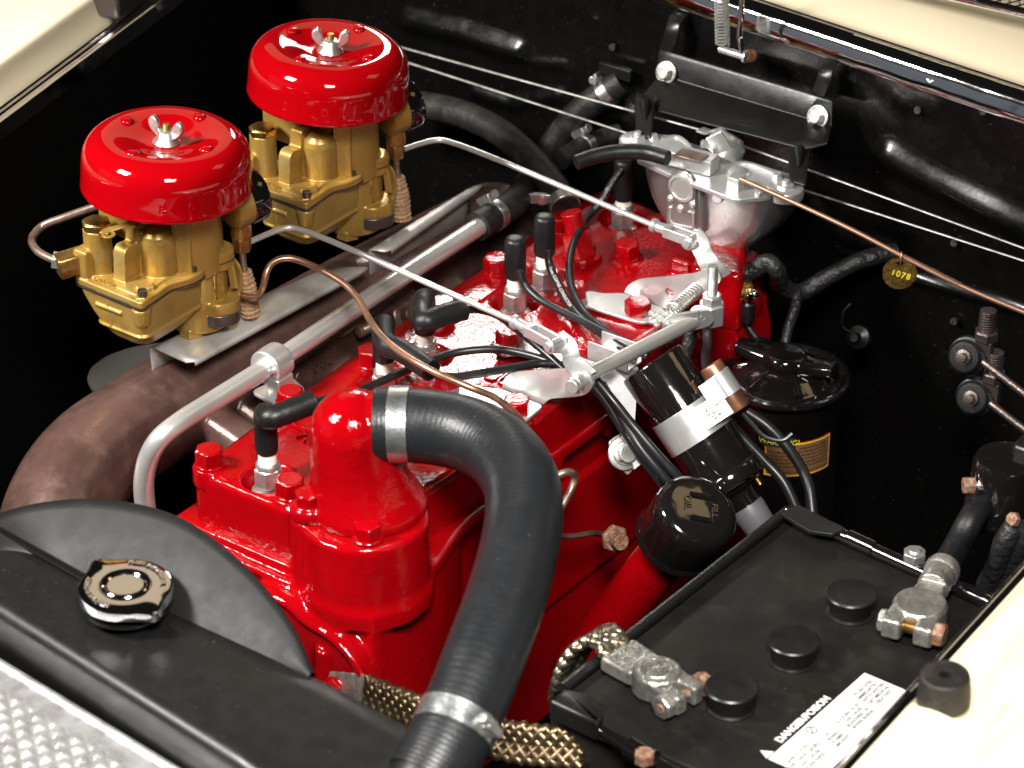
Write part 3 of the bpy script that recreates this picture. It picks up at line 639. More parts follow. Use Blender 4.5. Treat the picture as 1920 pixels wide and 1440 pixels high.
# ================================================================ carburettors
cab = thing('carburetor', 'gold painted carburettor under the nearer red air cleaner', 'carburettor', (-21, 12.3, 3), 'pair of gold carburettors')
def carb():
    t = cab
    # bowl
    m = MB(); rr = []
    for z, x0, x1, y0, y1, r in ((9.25, -25.2, -17.75, 4.95, 13, .7), (8.6, -25.0, -17.8, 5.0, 13, .7), (7.2, -24.1, -17.85, 5.05, 13, .8), (6.45, -23.4, -17.9, 5.1, 12.8, .9), (6.35, -23.55, -17.75, 4.95, 12.9, .9), (6.2, -23.5, -17.75, 4.95, 12.9, .9), (6.1, -23.2, -17.95, 5.15, 12.6, .9), (5.3, -22.6, -18.4, 5.5, 12, 1.2), (4.6, -21.8, -19.0, 6.3, 11.3, 1.2), (4.3, -21.2, -19.6, 7.2, 10.5, .7)):
        rr.append([V(((x0 + x1) / 2 + a, (y0 + y1) / 2 + b, z)) for a, b in rrect(x1 - x0, y1 - y0, r, 4)])
    m.rings(rr)
    m.sweep([(-23.2, 4.95, 8.1), (-22, 4.95, 8.1), (-20.2, 4.95, 8.1)], rrect(.3, .35, .12, 2)); m.sweep([(-21.7, 5.0, 9.2), (-21.6, 5.05, 6.4)], rrect(.16, .16, .05, 2))
    m.lathe([(.2, -1.9), (.7, -1.3), (.85, 0), (.8, .2)], (-18.3, 5.45, 8.9), Z, 20)
    bowl = part('bowl', m, 'gold_paint', t, remesh=.075, it=4)
    g = MB()
    for k in range(9):
        for j in range(12): g.sphere((-17.72, 6.2 + k * .16, 7.0 + j * .15), .045, 6)
    # cover
    m = MB(); o = round_poly([(-25.5, 4.85), (-17.5, 4.7), (-17.7, 7.4), (-17.9, 8.8), (-17.1, 10.6), (-17.0, 12.2), (-18.0, 13.4), (-25.3, 13.2)], [.5, .5, .8, .8, .7, .7, .6, .8])
    m.prism(o, (0, 0, 9.45), X, Y, .62, fil=.12)
    m.prism(offset(o, .7), (0, 0, 9.9), X, Y, .35, fil=.1)
    m.lathe([(1.35, -.2), (1.25, .2), (1.22, 4.2), (1.2, 4.3)], (-24.3, 6.9, 10), Z, 28)                                  # inlet tower
    m.prism(round_poly([(-25.6, 5.0), (-24.0, 5.0), (-24.0, 7), (-25.6, 7)], .3), (0, 0, 9.8), X, Y, 2.9, fil=.3)
    m.prism(round_poly([(0, 0), (3.3, 0), (3.3, 5.0), (2.0, 5.0), (1.8, 3.3), (.9, 3.6), (.25, 3.2)], [.1, .1, .3, .3, .4, .5, .4]), (-22.2, 6.3, 9.9), Y, Z, 1.35)   # fin block
    m.lathe([(1.85, -.1), (1.65, .25), (1.62, 3.4), (1.5, 3.9), (1.15, 4.35), (.6, 4.6), (0, 4.65)], (-20.1, 9.9, 10), Z, 32)       # pump barrel
    m.sweep([(-19.4, 6.1, 10.1), (-18.6, 7.4, 10.1)], circ(.5, 10))
    cov = part('bowl_cover', m, 'gold_paint', t, remesh=.075, it=4)
    g = MB(); g.prism(offset(o, -.03), (0, 0, 9.27), X, Y, .17); part('gasket', g, 'dark_steel', cov)
    text('cast_lettering', 'CARTER', .62, flat((-22.4, 5.45, 10.27), X, Y), .12, 'gold_paint', cov, 1.15)
    # air horn
    m = MB(); m.lathe([(3.5, 9.0), (3.45, 10), (3.4, 16.8), (3.2, 17.2)], (-20.6, 13.6, 0), Z, 44)
    m.box((-18.7, 11.4, 13.3), (1.6, 1.6, 7.6), (V((.8, .6, 0)), V((-.6, .8, 0)), Z))
    m.prism(rrect(4.6, 4.4, .8, 4), (-24.0, 11.0, 12.8), X, Y, 3.7, fil=.8)
    m.prism(round_poly([(-18.9, 12.6), (-17.2, 14.2), (-16.8, 15.9), (-17.9, 17.0), (-21.5, 16.6)], [.4, .6, .7, .8, .5]), (0, 0, 8.9), X, Y, 1.7, fil=.2)
    horn = part('air_horn', m, 'gold_paint', t, remesh=.09, it=4)
    g = MB(); g.prism(offset(round_poly([(-18.9, 12.6), (-17.2, 14.2), (-16.8, 15.9), (-17.9, 17.0), (-21.5, 16.6)], [.4, .6, .7, .8, .5]), -.04), (0, 0, 9.65), X, Y, .1); part('gasket', g, 'dark_steel', horn)
    # throttle body
    m = MB(); m.lathe([(2.6, 3.2), (2.7, 9)], (-20.0, 14.4, 0), Z, 32); m.prism(round_poly([(-19.0, 12.6), (-16.9, 13.2), (-15.9, 15.0), (-17.0, 16.8), (-21, 16.6), (-23, 14)], [.4, .7, .8, .9, .8, .8]), (0, 0, 5.0), X, Y, 1.2, fil=.15)
    m.cyl(W(371, 518, z=8.4), W(361, 574, z=5.4), .5, n=16)
    m.lathe([(.85, 0), (.85, 1.1), (.7, 1.3)], W(372, 508, z=8.5) - V((.9, -1.2, .1)), (.6, -.75, .25), 20)
    tb = part('throttle_body', m, 'gold_paint', t, remesh=.09, it=4)
    g = MB(); g.prism(offset(round_poly([(-19.0, 12.6), (-16.9, 13.2), (-15.9, 15.0), (-17.0, 16.8), (-21, 16.6), (-23, 14)], [.4, .7, .8, .9, .8, .8]), .05), (0, 0, 3.9), X, Y, 1.1); part('insulator', g, 'dark_steel', tb, bev=.08)
    def scr(p, ax, r, h, mt, nm='screw', par=t, up=None): g = MB(); g.slot_screw(p, ax, r, h, up); return part(nm, g, mt, par)
    scr((-18.2, 5.6, 10.25), Z, .42, .55, 'dark_steel', up=(.5, .8, 0)); scr((-18.0, 11.7, 10.05), Z, .46, .55, 'dark_steel', up=(.9, .2, 0))
    scr(W(403, 460, z=10.9), Z, .68, .85, 'dark_steel', up=(.3, .9, 0)); scr(W(405, 549, z=6.3), Z, .78, .95, 'dark_steel', up=(.2, .9, 0))
    scr(W(376, 506, z=8.6), (.6, -.75, .25), .62, .35, 'brass', up=Z)
    scr(W(357, 572, z=5.6) + Z * .0, Z, .55, .5, 'brass_dark', up=(.7, .6, 0))
    g = MB(); q = W(357, 572, z=5.6); g.lathe([(1.0, -2.4), (.95, -1.6), (.72, -1.4), (.7, 0)], q, Z, 20); g.bolt(q - Z * 2.9, Z, 1.15, 1.0); part('drain_boss', g, 'gold_paint', t, bev=.05)
    g = MB(); g.bolt((-24.3, 6.9, 14.25), Z, 1.3, .75, up=(.9, .4, 0)); part('inlet_plug', g, 'brass', t, bev=.06)
    g = MB(); g.lathe([(.42, 0), (.4, .12), (.3, .2)], W(229, 478, z=12.2), (.1, -1, .1), 14); part('pin', g, 'gold_paint', t)
    # choke housing, stove pipe and its wrapped lower end
    ch = W(452, 372, z=14.5); g = MB(); d = V((.25, .9, .1))
    g.lathe([(1.6, -1.8), (2.2, -1.5), (2.3, -.4), (2.35, 0)], ch, d, 32); g.sphere(ch - d * .6 - Z * 1.9, .7, 14); chk = part('choke_housing', g, 'gold_paint', t, sm=40)
    g = MB(); g.lathe([(2.45, 0), (2.5, .25), (2.5, 1.4), (2.3, 1.7), (0, 1.75)], ch, d, 36); part('choke_cap', g, 'black_gloss', chk)
    g = MB(); e = W(450, 400, z=13.2); g.lathe([(.95, 0), (.9, 2.0), (.75, 2.1)], e - Z * 2.2, Z, 20); g.bolt(e - Z * 3.6, Z, .88, 1.4); g.bolt(e - Z * 3.2, Z, .8, 1.2); part('stove_fitting', g, 'brass_dark', chk, bev=.05)
    g = MB(); g.tube([e - Z * 3.4, e - Z * 5.2 + V((.1, 0, 0)), e - Z * 6.2 + V((.25, .1, 0))], .32, 12); part('stove_pipe', g, 'steel_line', t)
    g = MB(); w0 = e - Z * 5.6 + V((.15, 0, 0)); pts = [w0 + V((.35 * i / 7, .15 * i / 7, -.62 * i)) for i in range(8)]
    g.sweep(smooth(pts, 4), circ(1, 16), scale=[.62 + .26 * math.sin(min(1, i / 22) * 2.2) + .07 * math.sin(i * 2.3) for i in range(29)]); part('asbestos_wrap', g, 'wrap', t)
    # throttle levers, return spring clip
    g = MB(); q = W(430, 520, z=8)
    g.sweep(smooth([W(398, 440, z=12), W(415, 470, z=10.5), W(432, 500, z=9), W(440, 540, z=7)], 6), rrect(.25, .7, .08, 2)); g.sweep(smooth([W(425, 480, z=9), W(444, 500, z=8.4), W(448, 530, z=7), W(442, 555, z=6)], 6), rrect(.25, .9, .08, 2))
    part('lever', g, 'gold_paint', t)
    g = MB(); g.cyl(W(405, 555, z=5.2), W(440, 545, z=5.6), .55, n=16); g.bolt(W(430, 552, z=5.4), (.8, .5, .1), .65, .6); part('throttle_shaft', g, 'dark_steel', t, bev=.04)
    g = MB(); g.cyl(W(400, 512, z=9), W(402, 560, z=6.4), .3, n=12); part('link', g, 'brass', t)
    return t
carb()
cab2 = copy_tree(cab, None, shift=(-.15, 22.0, .25)); tag(cab2, 'gold painted carburettor under the farther red air cleaner')
# extra fuel fittings on the near carburettor only
fu = thing('fuel_line', 'brown steel fuel pipe bending into a brass elbow on the nearer carburettor', 'pipe', W(125, 490, z=11))
m = MB(); m.sweep(smooth([W(230, 372, z=15.5), W(178, 388, z=14.5), W(120, 408, z=13), W(78, 425, z=12), (W(60, 448, z=11.6)), W(70, 470, z=11.4), W(98, 486, z=11.3), W(112, 490, z=11.3)], 8), circ(.36, 14)); part('pipe', m, 'steel_line', fu)
m = MB(); c = W(128, 494, z=11.2); d = (W(165, 482, z=11.4) - c).normalized()
m.prism(rrect(1.9, 1.9, .25, 2), c - d * 1.0, frame(d)[0], frame(d)[1], 2.4); part('elbow', m, 'brass_dark', fu, bev=.08)
m = MB(); m.bolt(W(100, 487, z=11.3), W(118, 490, z=11.2) - W(100, 487, z=11.3), .85, .7); part('nut', m, 'zinc', fu, bev=.04)
m = MB(); m.lathe([(.95, 0), (1.0, .3), (.85, .6)], c + d * 1.4, d, 20); part('seal_ring', m, 'porcelain', fu)
m = MB(); q = [W(194, 438, z=15), W(202, 432, z=15), W(225, 425, z=15.2), W(250, 418, z=15.4)]
m.sweep(smooth(q, 4), rrect(.85, .12, .05, 2), up=Z); m.lathe([(.32, -.07), (.62, -.07), (.62, .07), (.32, .07)], W(203, 440, z=15), Z, 20, caps=(False, False)); part('tag_clip', m, 'gold_paint', fu, bev=.02)

# ================================================================ air cleaners
ac = thing('air_cleaner', 'glossy red round air cleaner nearest the radiator', 'air cleaner', (-21, 12.4, 17), 'pair of red round air cleaners')
o0 = V((-21.0, 12.35, 0))
m = MB(); m.lathe([(6.9, 17.2), (7.28, 17.1), (7.36, 17.25), (7.32, 17.45), (7.27, 18.4), (7.25, 19.5), (7.18, 20.15), (6.98, 20.75), (6.62, 21.27), (6.15, 21.65), (5.65, 21.86), (5.15, 21.93), (4.65, 21.9), (4.1, 21.8), (3.5, 21.65), (3.0, 21.5), (2.5, 21.34), (2.1, 21.23), (1.7, 21.17), (1.2, 21.15), (.5, 21.14), (0, 21.14)], o0, Z, 96, caps=(False, False))
part('cover', m, 'red_gloss', ac, sm=60)
m = MB(); m.lathe([(3.6, 16.2), (4.4, 16.5), (6.8, 17.25)], o0, Z, 48); part('base', m, 'gold_paint', ac)
for k in range(4):
    a = math.radians(3 + 90 * k); m = MB(); m.lathe([(.62, -.1), (.6, .02), (.5, .16), (.3, .25), (0, .28)], o0 + V((math.cos(a) * 4.3, math.sin(a) * 4.5, 21.87)), Z, 24); part('rivet', m, 'red_gloss', ac)
wn = MB(); c = o0 + Z * 21.15; wd = V((math.cos(math.radians(8)), math.sin(math.radians(8)), 0)); wv = Z.cross(wd)
wn.lathe([(1.25, 0), (1.2, .12), (.85, .5), (.72, 1.1), (.62, 1.2)], c, Z, 24)
for sg in (1, -1):
    pl = smooth([V((.35, .35, 0)), V((1.0, .7, 0)), V((1.5, 1.3, 0)), V((1.55, 2.0, 0)), V((1.15, 2.35, 0)), V((.75, 1.9, 0)), V((.62, 1.3, 0)), V((.3, 1.0, 0))], 4, closed=True)
    q = [(p.x, p.y) for p in pl]; wn.prism([(a * 1.08, b * .95) for a, b in q], c + wv * .27 if sg > 0 else c - wv * .27, wd * sg, Z, .54)
wnut = part('wing_nut', wn, 'zinc', ac, bev=.12, sm=50)
m = MB(); m.cyl(c, c + Z * 1.75, .3, n=14); m.helix(c + Z * 1.1, c + Z * 1.75, .3, 6, .05, 5, 10); part('stud', m, 'brass_dark', wnut)
ac2 = copy_tree(ac, None, shift=(-.2, 22.0, .35)); tag(ac2, 'glossy red round air cleaner nearest the firewall'); 
for ch in ac2.children:
    if ch.name.startswith('wing_nut'): ch.rotation_euler.z = math.radians(28)

TA = Matrix.Rotation(math.radians(3.2), 4, Fh)
ac.rotation_euler = TA.to_euler(); ac2.rotation_euler = Matrix.Rotation(math.radians(4.5), 4, Fh).to_euler()

# ================================================================ spark plugs and leads
for i, (x, y) in enumerate(PLUGS):
    lab = ['spark plug nearest the radiator, beside the red elbow', 'second spark plug from the radiator under an angled boot', 'third spark plug from the radiator under an angled boot', 'fourth spark plug from the radiator under a straight boot', 'fifth spark plug from the radiator under a straight boot', 'rearmost spark plug, half hidden below the wiper motor'][i]
    t = thing('spark_plug', lab, 'spark plug', (x, y, -1.4), 'spark plugs in the red head')
    m = MB(); m.lathe([(1.45, -1.35), (1.45, -1.1), (1.3, -1.0)], (x, y, 0), Z, 24); m.bolt((x, y, -.6), Z, 1.2, 1.7, up=(.5, .8, 0)); m.lathe([(1.02, .9), (1.0, 1.4), (.85, 1.6)], (x, y, 0), Z, 24); part('shell', m, 'zinc', t, bev=.05)
    m = MB(); m.lathe([(.78, 1.3), (.75, 2.6), (.6, 3.8)], (x, y, 0), Z, 24); part('insulator', m, 'porcelain', t)
WL = 'black rubber spark plug lead '
def lead(label, boot, wire, boot_r=.92, seam=True):
    t = thing('plug_lead', label, 'plug lead', boot[0], 'spark plug leads')
    m = MB(); P = smooth(boot, 8)
    if len(boot) > 2:
        L = len(P); m.sweep(P, circ(1, 24), scale=[boot_r * (.92 if i == 0 else 1.0) for i in range(L)])
    else:
        d = boot[1] - boot[0]; m.lathe([(boot_r * .93, 0), (boot_r, .3), (boot_r * .97, d.length - .4), (boot_r * .85, d.length - .1), (boot_r * .5, d.length)], boot[0], d, 24)
    part('boot', m, 'rubber', t, sm=60)
    m = MB(); WPth = smooth(wire, 10); m.sweep(WPth, circ(.36, 14)); part('cable', m, 'wire_black', t, sm=60)
    if len(boot) > 2:
        e = boot[-1]; d = (boot[-1] - boot[-2]).normalized(); m = MB(); m.lathe([(boot_r * .5, 0), (boot_r * .97, 0), (boot_r * 1.0, .15), (boot_r * .9, .22), (boot_r * .45, .1)], e - d * .1, d, 24); part('boot_lip', m, 'rubber', t)
    return t, WPth
CL = W(1055, 688, z=2.0)
x, y = PLUGS[0]
lead(WL + 'with an angled boot on the front plug', [V((x, y, 2.6)), V((x, y, 5.2)), V((x, y, 6.1)), W(507, 784, z=6.8), W(530, 776, z=7.0), W(586, 754, z=7.3)], [W(578, 757, z=7.3), W(610, 748, z=7.0), W(650, 742, z=5), W(700, 722, z=3.2), W(760, 695, z=2.2), W(800, 680, z=1.8), W(850, 662, z=1.8), W(930, 655, z=2.0), W(1000, 668, z=2.1), CL], .98)
x, y = PLUGS[1]
lead(WL + 'with an angled boot behind the red elbow, pointing right', [V((x, y, 2.5)), V((x, y, 5.0)), V((x, y, 5.9)), W(725, 646, z=6.6), W(750, 656, z=6.6), W(808, 694, z=6.4)], [W(800, 689, z=6.4), W(826, 704, z=6.0), W(850, 707, z=5.2), W(900, 700, z=3.6), W(960, 690, z=2.6), W(1010, 682, z=2.2), CL + V((.3, 0, .3))], .98)
x, y = PLUGS[2]
lead(WL + 'with an angled boot on the third plug', [V((x, y, 2.5)), V((x, y, 5.0)), V((x, y, 5.8)), W(796, 604, z=6.5), W(822, 594, z=6.6), W(868, 580, z=6.6)], [W(860, 583, z=6.6), W(895, 580, z=6.2), W(935, 592, z=5.2), W(985, 630, z=3.6), W(1030, 668, z=2.6), W(1065, 700, z=2.0)], .98)
x, y = PLUGS[3]
t4, w4 = lead(WL + 'hanging from a straight boot on the fourth plug', [V((x, y, 2.6)), V((x, y, 6.6))], [W(975, 508, z=4.2), W(982, 530, z=3.0), W(1005, 556, z=2.2), W(1050, 582, z=2.0), W(1100, 606, z=2.2), W(1150, 632, z=2.6), W(1215, 668, z=2)], 1.0)
x, y = PLUGS[4]
t5, w5 = lead(WL + 'with white print under a straight boot', [V((x, y, 2.6)), V((x, y, 6.6))], [W(1028, 468, z=4.4), W(1030, 495, z=3.2), W(1045, 530, z=2.2), W(1068, 572, z=1.6), W(1095, 602, z=1.6), W(1130, 628, z=2), W(1190, 668, z=1.8)], 1.0)
t6, w6 = lead(WL + 'running from the rear plug forward beside the red fitting', [V((PLUGS[5][0], PLUGS[5][1], 2.2)), V((PLUGS[5][0], PLUGS[5][1], 6.4))], [V((PLUGS[5][0], PLUGS[5][1], 5.6)), W(1142, 352, z=5.2), W(1128, 376, z=4), W(1108, 400, z=3.2), W(1082, 440, z=3.0), W(1068, 490, z=2.4), W(1072, 540, z=1.8), W(1095, 585, z=1.6), W(1128, 615, z=2.2), W(1200, 672, z=1.4)], 1.0)
def along(path, s0, lift):
    L = [0]
    for i in range(1, len(path)): L.append(L[-1] + (path[i] - path[i - 1]).length)
    def f(a, b, c):
        s = min(max(s0 + a, 0), L[-1] - 1e-3); i = max(k for k in range(len(L)) if L[k] <= s); i = min(i, len(path) - 2)
        t = (s - L[i]) / (L[i + 1] - L[i]); p = path[i].lerp(path[i + 1], t); d = (path[i + 1] - path[i]).normalized()
        n = (-FW - d * (-FW).dot(d)).normalized(); v = n.cross(d)
        ang = b / .36; return p + (n * math.cos(ang) + v * math.sin(ang)) * (.37 + c)
    return f
text('lettering', '7mm COPPER CONDUCTOR', .42, along(w5, 4.6, 0), .01, 'white_print', t5, 1.1)
text('lettering', 'COPPER CONDUCTOR ORIG. NO', .36, along(list(reversed(w6[:42])), 8.0, 0), .01, 'grey_print', t6, 1.1)
# wires below the linkage running down past the coil
def wire(name, label, pts, r, matn='wire_black', cat='wire', k=10):
    b = min(pts, key=lambda p: p.z); m = MB(); m.sweep(smooth(pts, k), circ(r, 12)); return solo(name, m, matn, label, cat, b, sm=60)
wire('coil_wire', 'outer black wire looping beside the coil toward the oil filler cap', WP((1100, 712, 2.2), (1130, 745, .8), (1165, 800, -1.5), (1205, 860, -4), (1240, 905, -6), (1262, 945, -9)), .42)
wire('coil_wire', 'inner black wire squeezed against the coil can on its left side', WP((1112, 705, 2.6), (1150, 752, .8), (1195, 808, -1), (1240, 860, -3), (1290, 912, -5.5), (1325, 950, -8)), .42)
wire('coil_wire', 'thick black wire dropping from the coil bracket to behind the filler cap', WP((1128, 720, 1.6), (1160, 770, 0), (1200, 838, -2.2), (1255, 905, -5), (1290, 950, -8)), .42)
wire('harness_wire', 'grey black wire curving across the oil filter label down to the battery', WP((1400, 772, -4), (1440, 800, -5), (1485, 850, -6.5), (1515, 905, -8), (1524, 965, -10)), .5)
wire('harness_wire', 'black wire from the condenser passing under the coil to the battery corner', WP((1345, 760, -4), (1385, 812, -5.5), (1430, 860, -7), (1470, 905, -8.5), (1500, 970, -11)), .5)
wire('harness_wire', 'black wire hanging behind the coil end and the grey rubber boot', WP((1395, 905, -8), (1420, 945, -9), (1445, 985, -10.5), (1460, 1020, -13)), .45)
# clip holding the leads on the bracket
m = MB(); c = W(1128, 650, z=2.2); u_ = (W(1180, 668, z=2.2) - c).normalized(); v_ = Z.cross(u_)
for dv_ in (-1.1, 1.1): m.box(c + u_ * 1.4 + v_ * dv_, (4.2, .15, 1.7), (u_, v_, Z))
m.box(c + u_ * 1.4 - Z * .85, (4.2, 2.3, .15), (u_, v_, Z)); solo('lead_clip', m, 'alu_paint', 'small aluminium channel clip holding the plug leads beside the throttle shaft', 'clip', c, bev=.03)

# ================================================================ throttle linkage
tl = thing('throttle_linkage', 'silver throttle cross-shaft with brackets, levers and two long rods over the head', 'linkage', (9, 30, .3))
def plate(name, o, u, v, pts, th, mat='alu_paint', par=tl, r=.3, bev=.04, hole=None):
    u = V(u).normalized(); v = V(v); v = (v - u * v.dot(u)).normalized()
    q = round_poly(poly_on(o, u, v, pts), r, 5)
    if hole:
        hc, hr = hole; h = poly_on(o, u, v, [hc])[0]; n = len(q)
        A_ = sum(q[i][0] * q[(i + 1) % n][1] - q[(i + 1) % n][0] * q[i][1] for i in range(n))
        k = min(range(n), key=lambda i: (q[i][0] - h[0]) ** 2 + (q[i][1] - h[1]) ** 2); a0 = math.atan2(q[k][1] - h[1], q[k][0] - h[0])
        ring = [(h[0] + hr * math.cos(a0 - (1 if A_ > 0 else -1) * 2 * math.pi * i / 16), h[1] + hr * math.sin(a0 - (1 if A_ > 0 else -1) * 2 * math.pi * i / 16)) for i in range(17)]
        q = q[:k + 1] + ring + q[k:]; bev = 0
    m = MB(); m.prism(q, o, u, v, th); return part(name, m, mat, par, bev=bev)
# front bracket: foot flat on the head, upright plate across
YB = 24.6
up1 = [W(px, py, y=YB) for px, py in ((941, 728), (945, 708), (957, 699), (1080, 691), (1104, 700), (1113, 720), (1103, 738), (1085, 744), (1030, 748), (1019, 759))]
plate('bracket_upright', V((9, YB, 2)), X, Z, up1, -.32, r=[.05, .4, .8, .4, .9, .9, .9, .6, .6, .05], bev=.04)
ft1 = [W(px, py, z=.42) for px, py in ((940, 731), (1019, 762), (982, 793), (930, 775), (880, 752), (835, 738), (830, 722), (862, 714), (905, 728))]
plate('bracket_foot', V((5, 22, .25)), X, Y, ft1, .28, r=.5)
ft2 = [W(px, py, z=.4) for px, py in ((925, 640), (960, 617), (1090, 640), (1150, 668), (1200, 690), (1180, 720), (1120, 700), (1060, 690), (990, 664), (940, 668))]
plate('base_plate', V((5, 30, .22)), X, Y, ft2, .28, r=.6)
m = MB(); m.sweep(smooth(WP((932, 646, .9), (1000, 672, 1.0), (1055, 692, 1.4)), 5), rrect(1.5, .16, .05, 2), up=V((-.3, .5, .8))); part('guide_strip', m, 'alu_paint', tl)
# rear bracket
YR = 43.6
up2 = [W(px, py, y=YR) for px, py in ((1171, 548), (1176, 536), (1193, 525), (1300, 514), (1335, 500), (1350, 512), (1352, 528), (1335, 540), (1262, 578), (1246, 578))]
plate('bracket_upright', V((12, YR, 2)), X, Z, up2, -.3, r=[.05, .5, .9, .6, .6, .7, .7, .6, .4, .05], hole=(W(1255, 548, y=YR), .42))
ft3 = [W(px, py, z=.42) for px, py in ((1170, 551), (1246, 580), (1225, 604), (1200, 606), (1170, 597), (1120, 582), (1088, 572), (1085, 556), (1105, 546), (1130, 552))]
plate('bracket_foot', V((5, 42, .25)), X, Y, ft3, .28, r=.5)
# shaft
s0 = W(1092, 708, z=4.2); s1 = W(1309, 598, z=3.4); m = MB(); m.sweep([s0, s1], circ(.66, 20)); part('cross_shaft', m, 'alu_tube', tl)
m = MB(); e0 = W(1076, 722, y=YB - 1.3); m.cyl(e0, e0 + (s0 - e0) * 1.0, .72, n=20); m.lathe([(.62, -.5), (.66, -.3), (.66, 0)], e0, s0 - e0, 20); part('shaft_end', m, 'alu_paint', tl, bev=.05)
m = MB(); m.cyl(e0 + V((.1, .5, .9)), e0 + V((.1, .5, -1.0)), .12, n=8); part('cotter_pin', m, 'zinc', tl)
# front lever (cranked strip) and rod clevis
lv = [W(1098, 708, z=4.4), W(1085, 690, z=5.2), W(1072, 676, z=5.8), W(1070, 662, z=6.4), W(1062, 648, z=6.9), W(1046, 640, z=7.2)]
m = MB(); m.sweep(smooth(lv, 6), rrect(.28, 2.0, .1, 2), up=(lv[0] - lv[-1]).cross(V((.5, -.8, .3))), scale=[1.1 - .35 * abs(math.sin(i / 31 * math.pi)) for i in range(31)]); part('lever', m, 'alu_paint', tl, bev=.05)
lv2 = [W(1350, 523, z=3.8), W(1338, 505, z=4.8), W(1325, 487, z=5.6), W(1318, 472, z=6.0), W(1312, 458, z=6.4), W(1297, 446, z=6.6)]
m = MB(); m.sweep(smooth(lv2, 6), rrect(.28, 2.3, .1, 2), up=(lv2[0] - lv2[-1]).cross(V((.5, -.8, .3))), scale=[1.05 - .3 * abs(math.sin(i / 31 * math.pi)) for i in range(31)]); part('lever', m, 'alu_paint', tl, bev=.05)
def rod(p):
    m = MB(); q = p[:3]; m.sweep(smooth([q[0], q[0].lerp(q[1], .9), q[1].lerp(q[2], .03), q[2]], 8), circ(.27, 12)); r = part('rod', m, 'alu_tube', tl)
    d = (p[3] - p[2]).normalized(); L = (p[3] - p[2]).length; u, v, w = frame(d)
    m = MB(); m.lathe([(.62, 0), (.66, .1), (.66, .5), (.5, .55), (.5, L * .42)], p[2], d, 18)
    for sg in (1, -1): m.box(p[2] + d * (L * .68) + v * (.52 * sg), (L * .66, .25, 1.0), (d, v, u))
    m.box(p[2] + d * (L * .42), (.5, 1.3, 1.0), (d, v, u)); part('clevis', m, 'alu_paint', r, bev=.08)
    m = MB(); m.cyl(p[3] - v * 1.1, p[3] + v * 1.1, .42, n=16); m.cyl(p[3] + v * .7, p[3] + v * .9, .7, n=16); m.cyl(p[3] - v * .9, p[3] - v * .7, .7, n=16); part('clevis_pin', m, 'alu_paint', r, bev=.04)
rod([W(448, 462, z=9), W(545, 424, z=9.3), W(963, 602, z=7.2), W(1042, 643, z=7.2)])
rod([W(716, 293, z=9.2), W(826, 260, z=9.5), W(1222, 421, z=6.8), W(1298, 449, z=6.6)])
# rear arm, adjusting stud and spring
m = MB(); a0 = W(1302, 600, z=3.6); a1 = W(1332, 582, z=3.9)
plate('shaft_arm', a0, (W(1330, 580, z=3.6) - W(1232, 595, z=3.6)), Z, [W(1228, 607, z=3), W(1234, 590, z=4.2), W(1245, 578, z=4.6), W(1320, 568, z=4.6), W(1330, 582, z=3.6), W(1322, 600, z=2.9), W(1260, 610, z=2.6), W(1240, 616, z=2.4)], .35, r=.5)
m = MB(); q = W(1232, 594, z=3.6)
for i in range(14): m.sphere(W(1224 + 4.4 * (i % 7) + random.uniform(-3, 3), 588 + 3.0 * (i % 5) + 8 * (i // 7), z=3.9), .34, 8)
part('weld', m, 'alu_tube', tl)
q = W(1334, 580, z=3.4); m = MB(); m.bolt(q - Z * 1.3, Z, 1.25, 2.0); m.bolt(q + Z * .75, Z, .95, .8); part('swivel', m, 'alu_paint', tl, bev=.06)
m = MB(); m.cyl(q, q + Z * 4.4, .42, n=16); m.helix(q + Z * 1.5, q + Z * 4.3, .42, 22, .06, 5, 10); part('threaded_stud', m, 'zinc', tl)
m = MB(); q2 = W(1309, 588, z=4.1); m.lathe([(.75, 0), (.75, .12), (.4, .14), (.38, .4), (0, .5)], q2, (.4, -.8, .4), 20); m.cyl(q2 + V((.2, -.4, .6)), q2 + V((.3, -.5, -1.0)), .1, n=8); part('cotter_pin', m, 'zinc', tl)
m = MB(); m.helix(W(1258, 584, z=4.2), W(1322, 528, z=4.2), .62, 15, .10, 6, 12); part('return_spring', m, 'zinc', tl)
m = MB(); m.tube([W(1325, 600, z=2.6), W(1326, 640, z=.8), W(1323, 670, z=-1), W(1330, 730, z=-4.5)], .42, 14); part('pedal_rod', m, 'dark_steel', tl)
m = MB(); m.tube([W(1300, 605, z=1.5), W(1292, 640, z=0), W(1280, 680, z=-2)], .6, 12); solo('breather_hose', m, 'tape', 'black cloth-covered hose hanging behind the cross-shaft beside the coil', 'hose', W(1280, 680, z=-2))

# ================================================================ thin copper vacuum pipe over the engine
cp = wire('vacuum_pipe', 'thin copper pipe snaking from the carburettor over the head toward the elbow', [W(440, 548, z=6), W(462, 556, z=6), W(484, 556, z=6.3), W(494, 535, z=7.5), W(500, 510, z=8.6), W(512, 492, z=9.2), W(540, 484, z=9.4), W(585, 498, z=9), W(650, 536, z=8.4), W(675, 566, z=8), W(700, 610, z=7.6), W(735, 648, z=7.4), W(800, 690, z=7.4), W(880, 726, z=6.5), (W(925, 744, z=5.5)), W(962, 772, z=4), W(985, 800, z=2)], .30, 'copper_pipe', 'pipe')
